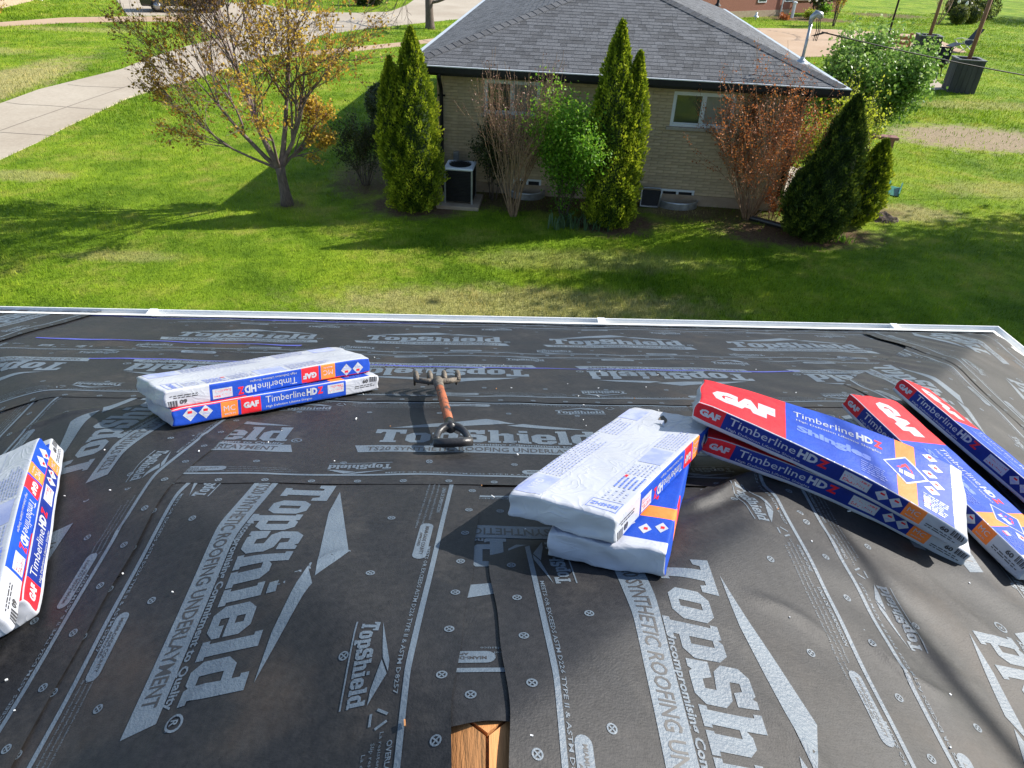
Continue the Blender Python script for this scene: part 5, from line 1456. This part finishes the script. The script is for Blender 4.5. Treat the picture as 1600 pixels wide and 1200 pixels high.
# bare street tree, top centre
rng = np.random.default_rng(15); q = G(672, 45); t = thing('street_tree', 'leafless tree on the grass strip by the street, top centre', 'tree', (q[0], q[1], GZ)); ch, tips = [], []
m = MB(); m.tube([(0, 0, -.2), (0, 0, .15), (-.02, 0, .7), (-.03, 0, 2.3)], [.34, .26, .22, .19], 12); m.build('trunk', M_BARK, t, True)
for i, a in enumerate(np.linspace(0, 6.28, 9)[:-1]):
    grow(rng, np.array([-.03, 0, 1.25+.10*i]), np.array([math.cos(a), math.sin(a)*.8, .12+.12*(i % 3)]), 2.6, .085, 0, 3, ch, tips, .05, .25, (3, 4), (.5, .7), .7, .008)
chains_mesh('limbs', ch, M_BARK, t)
# added unseen bare tree, its limb shaped to cast the right slope's soft stripe
rng = np.random.default_rng(19); t = thing('stripe_shadow_tree', 'added unseen bare tree, limb placed to cast a stripe on our roof', 'tree', (7.4, -3.6, GZ)); ch, tips = [], []
m = MB(); m.tube([(0, 0, -.2), (0, 0, 1.0), (-.05, .05, 7.0)], [.26, .20, .12], 12); m.build('trunk', M_BARK, t, True)
for a in (2.6, 3.4, 4.3, 5.2, 6.0): grow(rng, np.array([-.05, .05, 6.7]), np.array([math.cos(a-3.3), math.sin(a-3.3)-.5, 1.1]), 1.7, .07, 0, 2, ch, tips, .12, .2, (3, 4), (.55, .75), .6, .006)
chains_mesh('limbs', ch, M_BARK, t)
m = MB(); m.tube([Vector(p)-Vector((7.4, -3.6, GZ)) for p in ((7.35, -3.5, 2.2), (7.2, -1.5, 3.1), (7.05, .5, 3.38), (6.96, 1.77, 3.45), (6.84, 2.2, 3.49), (6.78, 2.6, 3.52), (6.70, 3.2, 3.56))], [.075, .055, .036, .027, .024, .019, .007], 8); m.build('stripe_shadow_limb', M_BARK, t, True)
# shade trees beyond the right edge that dapple the lawn
def shade_tree(label, base, h, crown, seed, n=5200, size=.16, cz=.70, n_clump=46):
    rng = np.random.default_rng(seed); t = thing('shade_tree', label, 'tree', (base[0], base[1], GZ)); ch, tips = [], []
    m = MB(); m.tube([(0, 0, -.2), (0, 0, 1.0), (.05, 0, h*.45)], [.28, .22, .17], 10); m.build('trunk', M_BARK, t, True)
    for a in np.linspace(0, 6.28, 9)[:-1]: grow(rng, np.array([.04, 0, h*.42]), np.array([math.cos(a)*.9, math.sin(a)*.9, .9]), crown*.72, .09, 0, 2, ch, tips, .12, .2, (3, 4), (.55, .75), .7, .008)
    chains_mesh('limbs', ch, M_BARK, t)
    C = rng.normal(size=(n_clump, 3)); C /= np.linalg.norm(C, axis=1)[:, None]; C *= (rng.random(n_clump)**.45)[:, None]*np.array([crown, crown, h*.30]); C[:, 2] += h*cz
    k = rng.integers(0, n_clump, n); P = C[k]+rng.normal(size=(n, 3))*crown*.15
    leaves('crown', P, rng.uniform(.6, 1.3, n)*size, L_SHADE, t, rng.random(n), rng, .8)
    return t
shade_tree('leafy shade tree beyond the right photo edge, nearest our roof', (14.6, 12.1), 8.4, 3.4, 71, 15000, .19, n_clump=60)
shade_tree('leafy shade tree beyond the right photo edge, middle of three', (19.8, 12.9), 8.8, 3.9, 72, 17000, .19, n_clump=70)
shade_tree('leafy shade tree beyond the right photo edge, farthest from our roof', (25.5, 15.0), 9.0, 3.6, 75, 12000, .19, n_clump=60)
shade_tree('tall shade tree beyond the top right photo edge', (52.0, 62.0), 9.0, 4.0, 73, 4000, .3)
shade_tree('second tall shade tree beyond the top right photo edge', (58.0, 55.0), 9.0, 4.2, 74, 4000, .3)

# ================================================================== YARD THINGS AND BACKGROUND
M_PLANT = pm('charcoal_boards', (.030, .032, .036), (.055, .058, .063), 5, .8, .4, 20, stretch=(1, 1, .2))
M_PLANTT = pm('grey_cap', (.10, .105, .115), (.14, .145, .155), 5, .7)
M_POST = pm('brown_post', (.16, .075, .04), (.26, .13, .075), 5, .8, .3, 20, stretch=(6, 6, .5))
M_SOILD = pm('dark_soil', (.05, .035, .025), (.10, .07, .05), 14, .95, .6, 30)
M_CEDAR = pm('cedar', (.33, .13, .05), (.45, .20, .085), 6, .75, .3, 20)
M_BULB = pm('bulb_glass', (.75, .72, .62), None, rough=.2)
def planter(label, px, py, size, h, pole_h):
    q = G(px, py); t = thing('planter', label, 'planter', (q[0], q[1], GZ), math.radians(-14), 'planter boxes holding the light poles'); w = size/2
    for (sx, sy) in ((0, -1), (0, 1), (1, 0), (-1, 0)):
        nb = 5
        for i in range(nb):
            a, b = -w+i*size/nb+.006, -w+(i+1)*size/nb-.006; m = MB()
            if sx == 0: m.box(a, b, sy*w-.02, sy*w+.02, -.02, h)
            else: m.box(sx*w-.02, sx*w+.02, a+.016 if i == 0 else a, b-.016 if i == nb-1 else b, -.02, h)
            m.build('board', M_PLANT, t)
    m = MB(); c = w+.04; e = w-.10
    m.box(-c, c, -c, -e, h+.002, h+.045); m.box(-c, c, e, c, h+.002, h+.045); m.box(-c, -e, -e, e, h+.002, h+.045); m.box(e, c, -e, e, h+.002, h+.045); m.build('rim', M_PLANTT, t)
    m = MB(); m.box(-w+.03, w-.03, -w+.03, w-.03, 0, h-.12); m.build('soil', M_SOILD, t)
    m = MB(); m.tube([(0, 0, .2), (0, 0, pole_h)], [.085, .075], 10); m.build('pole', M_POST, t, True)
    return q
p1 = planter('charcoal planter box with brown pole standing alone on the lawn, nearest', 1496, 142, .98, 1.20, 4.6)
p2 = planter('charcoal planter box with brown pole on the patio edge behind the lilac', 1439, 97, .98, 1.20, 4.6)
q = G(1386, 62); t = thing('light_pole', 'thin black pole standing on the patio behind the lilac', 'pole', (q[0], q[1], GZ))
m = MB(); m.tube([(0, 0, 0), (0, 0, 4.6)], .055, 10); m.build('pole', M_BLACK, t, True)
m = MB(); m.lathe([(.20, .03), (.18, .05), (.06, .09)], 14); m.build('base_plate', M_BLACK, t)
m = MB(); m.tube([(.05, 0, 2.6), (.35, -.1, 2.95), (.55, -.15, 3.4)], .02, 6); m.build('bracket', M_BLACK, t)
def string_lights(label, a, b, sag, n):
    t = thing('string_lights', label, 'string lights', tuple(a)); a, b = Vector(tuple(a)), Vector(tuple(b)); pts = [p-a for p in sagline(a, b, sag, 40)]
    m = MB(); m.tube(pts, .012, 5); m.build('wire', M_BLACK, t)
    for i in range(n):
        p = pts[int((i+.5)/n*40)]; m = MB(); m.lathe([(.01, .0), (.03, -.02), (.035, -.05), (.065, -.11), (.05, -.17), (.005, -.19)], 8, tuple(p)); m.build('bulb', M_BULB, t, True)
T1, T2_, T3_ = (p1[0], p1[1], GZ+4.5), (p2[0], p2[1], GZ+4.5), (q[0], q[1], GZ+4.5)
string_lights('string lights hung between the two brown poles', T1, T2_, 1.5, 6)
string_lights('string lights from the black pole towards the neighbour house', T3_, (17.0, 50.5, GZ+3.0), 1.9, 16)
string_lights('string lights from the left brown pole back over the lawn', T2_, (33.0, 52.0, GZ+4.2), 1.6, 12)
# reclining chair
q = G(1500, 81); t = thing('lounge_chair', 'black reclining lounge chair on the corner of the patio', 'chair', (q[0], q[1], GZ+.03), math.radians(8))
m = MB(); m.poly([(-.30, -.26, .42), (.25, -.26, .36), (.25, .26, .36), (-.30, .26, .42), (-.30, -.26, .39), (.25, -.26, .33), (.25, .26, .33), (-.30, .26, .39)], [(0, 1, 2, 3), (7, 6, 5, 4), (0, 4, 5, 1), (3, 2, 6, 7)]); m.build('seat', M_BLKP, t)
m = MB(); m.poly([(.25, -.26, .36), (.80, -.26, 1.15), (.80, .26, 1.15), (.25, .26, .36), (.28, -.26, .33), (.83, -.26, 1.12), (.83, .26, 1.12), (.28, .26, .33)], [(3, 2, 1, 0), (4, 5, 6, 7), (0, 1, 5, 4), (2, 3, 7, 6), (1, 2, 6, 5)]); m.build('backrest', M_BLKP, t)
m = MB(); m.poly([(-.30, -.26, .42), (-.80, -.26, .25), (-.80, .26, .25), (-.30, .26, .42), (-.30, -.26, .39), (-.80, -.26, .22), (-.80, .26, .22), (-.30, .26, .39)], [(3, 2, 1, 0), (4, 5, 6, 7), (0, 1, 5, 4), (2, 3, 7, 6)]); m.build('footrest', M_BLKP, t)
for sy in (-.32, .32):
    m = MB(); m.tube([(-.30, sy, .0), (.55, sy, .60), (.1, sy, .62), (-.25, sy, .60)], .018, 6); m.build('armrest', M_GALV, t); m = MB(); m.tube([(.50, sy, .0), (-.35, sy, .55)], .018, 6); m.build('leg', M_GALV, t)
# fire bowl with raised lid
q = G(1452, 121); t = thing('fire_pit', 'black square fire pit with raised lid beside the near planter', 'fire pit', (q[0], q[1], GZ+.03), math.radians(-20))
m = MB(); m.lathe([(.03, .38), (.40, .42), (.56, .62), (.60, .66), (.54, .64), (.40, .50), (.03, .47)], 20); m.build('bowl', M_BLACK, t, True)
m = MB(); m.lathe([(.02, .53), (.44, .545)], 18); m.build('ash', M_GALV, t)
m = MB(); m.poly([(-.62, .35, .66), (.62, .35, .66), (.70, .62, 1.18), (-.70, .62, 1.18), (-.62, .38, .64), (.62, .38, .64), (.70, .66, 1.16), (-.70, .66, 1.16)], [(0, 1, 2, 3), (7, 6, 5, 4), (3, 2, 6, 7), (0, 3, 7, 4), (1, 5, 6, 2)]); m.build('lid', M_BLACK, t)
for a in np.linspace(.4, 6.68, 5)[:-1]:
    m = MB(); m.tube([(.40*math.cos(a), .40*math.sin(a), .46), (.52*math.cos(a), .52*math.sin(a), .0)], .025, 6); m.build('leg', M_BLACK, t)
# cedar bench half hidden by the lilac
q = G(1398, 84); t = thing('wooden_bench', 'orange brown wooden bench back showing above the lilac on the patio', 'bench', (q[0], q[1], GZ+.03), math.radians(-12))
for x in (-1.0, .55):
    m = MB(); m.box(x-.07, x+.07, -.07, .07, 0, 1.0); m.build('post', M_CEDAR, t, bevel=.01)
for z in (.66, .42):
    m = MB(); m.box(-.93, .48, -.035, .035, z, z+.17); m.build('rail', M_CEDAR, t)
m = MB(); m.box(-.92, .47, -.50, -.08, .36, .41); m.build('seat', M_CEDAR, t)
# mound of loose soil, green drain outlet, maroon block bench
q = G(1376, 342); rng = np.random.default_rng(4); k = 20; V = []; F = []
for i in range(k+1):
    for j in range(k+1):
        x, y = (i/k-.5)*.85, (j/k-.5)*.6; rr = math.hypot(x/.42, y/.30)
        V.append((x, y, max(0, 1-rr)**.8*.17+.03*rng.random()*(rr < 1)-.03+.04*math.sin(x*14)*math.sin(y*17)*(rr < .9)))
for i in range(k):
    for j in range(k): a = i*(k+1)+j; F.append([a, a+k+1, a+k+2, a+1])
o = mesh_np('soil_mound', np.array(V), np.array(F), M_SOILD, smooth=False); o.location = (q[0], q[1], GZ); tag(o, 'small mound of dug soil right of the wide dark arborvitae', 'soil mound')
M_TEAL = pm('green_plastic', (.015, .12, .085), (.03, .18, .13), 6, .45)
q = G(1394, 301); t = thing('splash_block', 'green plastic splash block on the lawn behind the small conifer', 'splash block', (q[0], q[1], GZ), math.radians(-35))
m = MB(); m.poly([(-.16, -.30, .02), (.16, -.30, .02), (.12, .30, .08), (-.12, .30, .08)], [(0, 1, 2, 3)]); m.build('trough', M_TEAL, t)
for sx in (-1, 1):
    m = MB(); m.poly([(sx*.16, -.30, 0), (sx*.12, .30, 0), (sx*.12, .30, .20), (sx*.16, -.30, .09), (sx*.19, -.30, 0), (sx*.15, .30, 0), (sx*.15, .30, .20), (sx*.19, -.30, .09)], [(0, 1, 2, 3), (7, 6, 5, 4), (3, 2, 6, 7), (1, 5, 6, 2), (0, 3, 7, 4)]); m.build('side_wall', M_TEAL, t)
M_MAROON = pm('maroon_block', (.18, .085, .085), (.26, .13, .12), 12, .85, .3, 40)
q = G(1383, 236); t = thing('garden_bench', 'maroon stone garden bench end behind the wide dark arborvitae', 'bench', (q[0]-.25, q[1], GZ), math.radians(-14))
m = MB(); m.box(-.45, .45, -.17, .17, .36, .44); m.build('seat', M_MAROON, t, bevel=.01)
for x in (-.30, .30): m = MB(); m.box(x-.06, x+.06, -.14, .14, 0, .358); m.build('leg', M_MAROON, t)
q = G(1200, 352); m = MB(); pts = [(-.35, .35, .05), (-.1, .1, .055), (.15, -.12, .05), (.4, -.3, .05)]
for a, b in zip(pts[:-1], pts[1:]): pass
cp = [Vector(pts[0]).lerp(Vector(pts[-1]), i/40) for i in range(41)]; m.tube(cp, [.055+.008*(i % 2) for i in range(41)], 10); o = m.build('drain_pipe', M_BLKP, None, True); o.location = (q[0], q[1], GZ); tag(o, 'black corrugated drain pipe at the foot of the wide dark arborvitae', 'pipe')

# brick house at the top right
M_RBRICK = pm('red_brick', (.20, .075, .05), (.30, .12, .08), 30, .85, .3, 60)
M_ROOFB = pm('brown_roof', (.09, .075, .065), (.14, .12, .10), 20, .9, .3, 50)
q = G(1185, 26); t = thing('brick_house', 'red brick house with porch wall at the top right edge', 'house', (q[0], q[1], GZ), math.radians(31))
m = MB(); m.box(-6, 3.2, .0, 9, -.1, 2.8); m.build('wall', M_RBRICK, t)
m = MB(); m.box(-6.02, 3.22, -.03, -.004, -.1, .40); m.build('foundation_strip', M_CONCW, t)
m = MB(); m.poly([(-6.5, -.5, 2.8), (3.7, -.5, 2.8), (3.7, 9.5, 2.8), (-6.5, 9.5, 2.8), (-1.4, 4.0, 4.6), (-1.4, 5.0, 4.6)], [(0, 1, 4), (1, 2, 5, 4), (2, 3, 5), (3, 0, 4, 5), (3, 2, 1, 0)]); m.build('roof', M_ROOFB, t)
m = MB(); m.tube([(2.2, -.09, 2.7), (2.2, -.09, .15), (2.2, -.4, .05)], .05, 8); m.build('downspout', M_VINYL, t)
for x0 in (-.4, 2.45):
    m = MB(); m.box(x0, x0+.9, -.05, .02, .9, 2.1); w_ = m.build('window', M_VINYL, t); m = MB(); m.box(x0+.07, x0+.83, -.06, -.052, .97, 2.03); m.build('pane', M_GLASS, w_)
m = MB(); m.box(4.4, 10.5, 1.0, 1.25, -.1, .85); m.box(10.25, 10.5, 1.25, 4.0, -.1, .85); m.build('porch_wall', M_RBRICK, t)
m = MB(); m.box(4.3, 10.6, .93, 1.32, .852, .95); m.box(10.18, 10.57, 1.33, 4.05, .852, .95); m.build('wall_cap', M_STONE, t)
m = MB(); m.box(3.22, 10.2, 1.27, 8, -.1, .35); m.build('porch_floor', M_CONCW, t)
q = G(1237, 28); t = thing('garden_post', 'short white post in the planting bed of the red brick house', 'post', (q[0], q[1], GZ)); m = MB(); m.tube([(0, 0, -.1), (0, 0, .95)], .12, 8); m.build('shaft', M_VINYL, t); m = MB(); m.lathe([(.0, .952), (.18, .952), (.16, 1.02), (.0, 1.06)], 10); m.build('cap', M_VINYL, t)
q = G(1272, 24); shrub('dark_bush', 'tall brownish bush beside the porch of the red brick house', 'bush', q, 12, 2.6, 1.1, M_STEMD, L_DARK, 1600, .20, 91, .03, 2, (3, 4), .2, .8, .5, lo=1)
q = G(1302, 41); shrub('young_tree', 'young upright tree with sparse leaves on the lawn by the patio', 'tree', q, 5, 2.9, .55, M_STEMD, L_RED, 900, .10, 92, .03, 2, (3, 4), .10, .8, .4, lo=1)
q = G(1264, 30); shrub('yellow_shrub', 'low bright yellow bush in the bed of the red brick house', 'shrub', q, 10, .75, .6, M_STEMD, L_YEL, 900, .10, 93, .012, 1, (3, 4), .1, .8, .6, lo=1)
q = G(1285, 22); shrub('green_shrub', 'low green bush before the porch wall of the red brick house', 'shrub', q, 10, .9, .7, M_STEMD, L_GREEN, 800, .12, 94, .012, 1, (3, 4), .1, .8, .6, lo=1)
q = G(1224, 31); shrub('orange_shrub', 'low orange ground cover in the bed of the red brick house', 'shrub', q, 10, .45, .8, M_STEMD, L_ORNG, 700, .10, 95, .010, 1, (3, 4), .1, .8, .7, lo=1)
# house at the top left
P0 = G(0, 13); P1 = G(52, 1); an = math.atan2(P1[1]-P0[1], P1[0]-P0[0])
t = thing('brick_house', 'pale brick house corner with white window at the top left edge', 'house', (P1[0], P1[1], GZ), an)
m = MB(); m.box(-9, 0, .0, 8, -.1, 2.7); m.build('wall', M_CONCW, t)
m = MB(); m.poly([(-9.5, -.5, 2.7), (.5, -.5, 2.7), (.5, 8.5, 2.7), (-9.5, 8.5, 2.7), (-4.5, 3.5, 4.3), (-4.5, 4.5, 4.3)], [(0, 1, 4), (1, 2, 5, 4), (2, 3, 5), (3, 0, 4, 5), (3, 2, 1, 0)]); m.build('roof', M_ROOFB, t)
m = MB(); m.box(-2.9, -1.7, -.06, .02, .35, 1.5); w_ = m.build('window', M_VINYL, t); m = MB(); m.box(-2.8, -1.8, -.07, -.062, .45, 1.4); m.build('pane', M_GLASS, w_)
m = MB(); m.tube([(-.15, -.08, 2.6), (-.15, -.08, .15), (-.15, -.6, .06)], .045, 8); m.build('downspout', M_VINYL, t)
# parked dark car behind the redbud
q = G(282, 20); t = thing('parked_car', 'dark parked car half hidden behind the yellow orange tree, top left', 'car', (q[0], q[1]+.9, GZ+.02), math.radians(14))
M_CAR = pm('car_paint', (.012, .013, .016), None, rough=.22, coat=.8); M_TYRE = pm('tyre_rubber', (.012, .012, .0045), (.02, .02, .02), 10, .85); M_RIM = pm('alloy_rim', (.35, .35, .36), None, rough=.3, metal=.9)
prof = [(-2.2, .30), (-2.25, .62), (-2.12, .88), (-1.35, .98), (-.75, 1.42), (.75, 1.46), (1.5, 1.05), (2.1, .92), (2.25, .70), (2.22, .30)]
k = len(prof); V = [(x, y*(.93 if z > 1.2 else 1), z) for y in (-.88, .88) for x, z in prof]; F = [tuple(range(k)), tuple(reversed(range(k, 2*k)))]+[(i, i+k, (i+1) % k+k, (i+1) % k) for i in range(k)]
m = MB(); m.poly(V, F); m.build('body', M_CAR, t, bevel=.05)
for sy in (-1, 1):
    for pts in ([(-1.15, 1.02), (-.72, 1.36), (-.05, 1.39), (-.05, 1.02)], [(.03, 1.02), (.03, 1.39), (.70, 1.40), (1.28, 1.05)]):
        m = MB(); m.poly([(x, sy*(.895 if z < 1.2 else .855), z) for x, z in pts], [(0, 1, 2, 3)]); m.build('side_window', M_GLASS, t)
for x in (-1.38, 1.38):
    for sy in (-.86, .86):
        m = MB(); m.tube([(x, sy-.10, .32), (x, sy+.10, .32)], .33, 20); wh = m.build('wheel', M_TYRE, t, True)
        m = MB(); m.tube([(x, sy-.112, .32), (x, sy+.112, .32)], .20, 14); m.build('rim', M_RIM, wh, True)
for sy in (-.6, .6): m = MB(); m.box(-2.29, -2.16, sy-.2, sy+.2, .62, .76); m.build('headlight', M_VINYL, t, bevel=.02)
# low bushes on the far side of the street
for k, (px, lab) in enumerate(((585, 'round dark bush beyond the street, right of the pair'), (566, 'round dark bush beyond the street, left of the pair'))):
    q = G(px, 9); ball('round_shrub', lab, q, .62, L_DARK, 110+k, 900, .14, 'round bushes beyond the street')
# shrub at the left photo edge
q = G(-14, 66); shrub('yellow_shrub', 'yellowish shrub cut by the left photo edge above the driveway', 'shrub', q, 9, 2.6, .9, M_STEMD, L_RED, 1500, .09, 97, .014, 2, (3, 4), .08, .8, .5, lo=1)
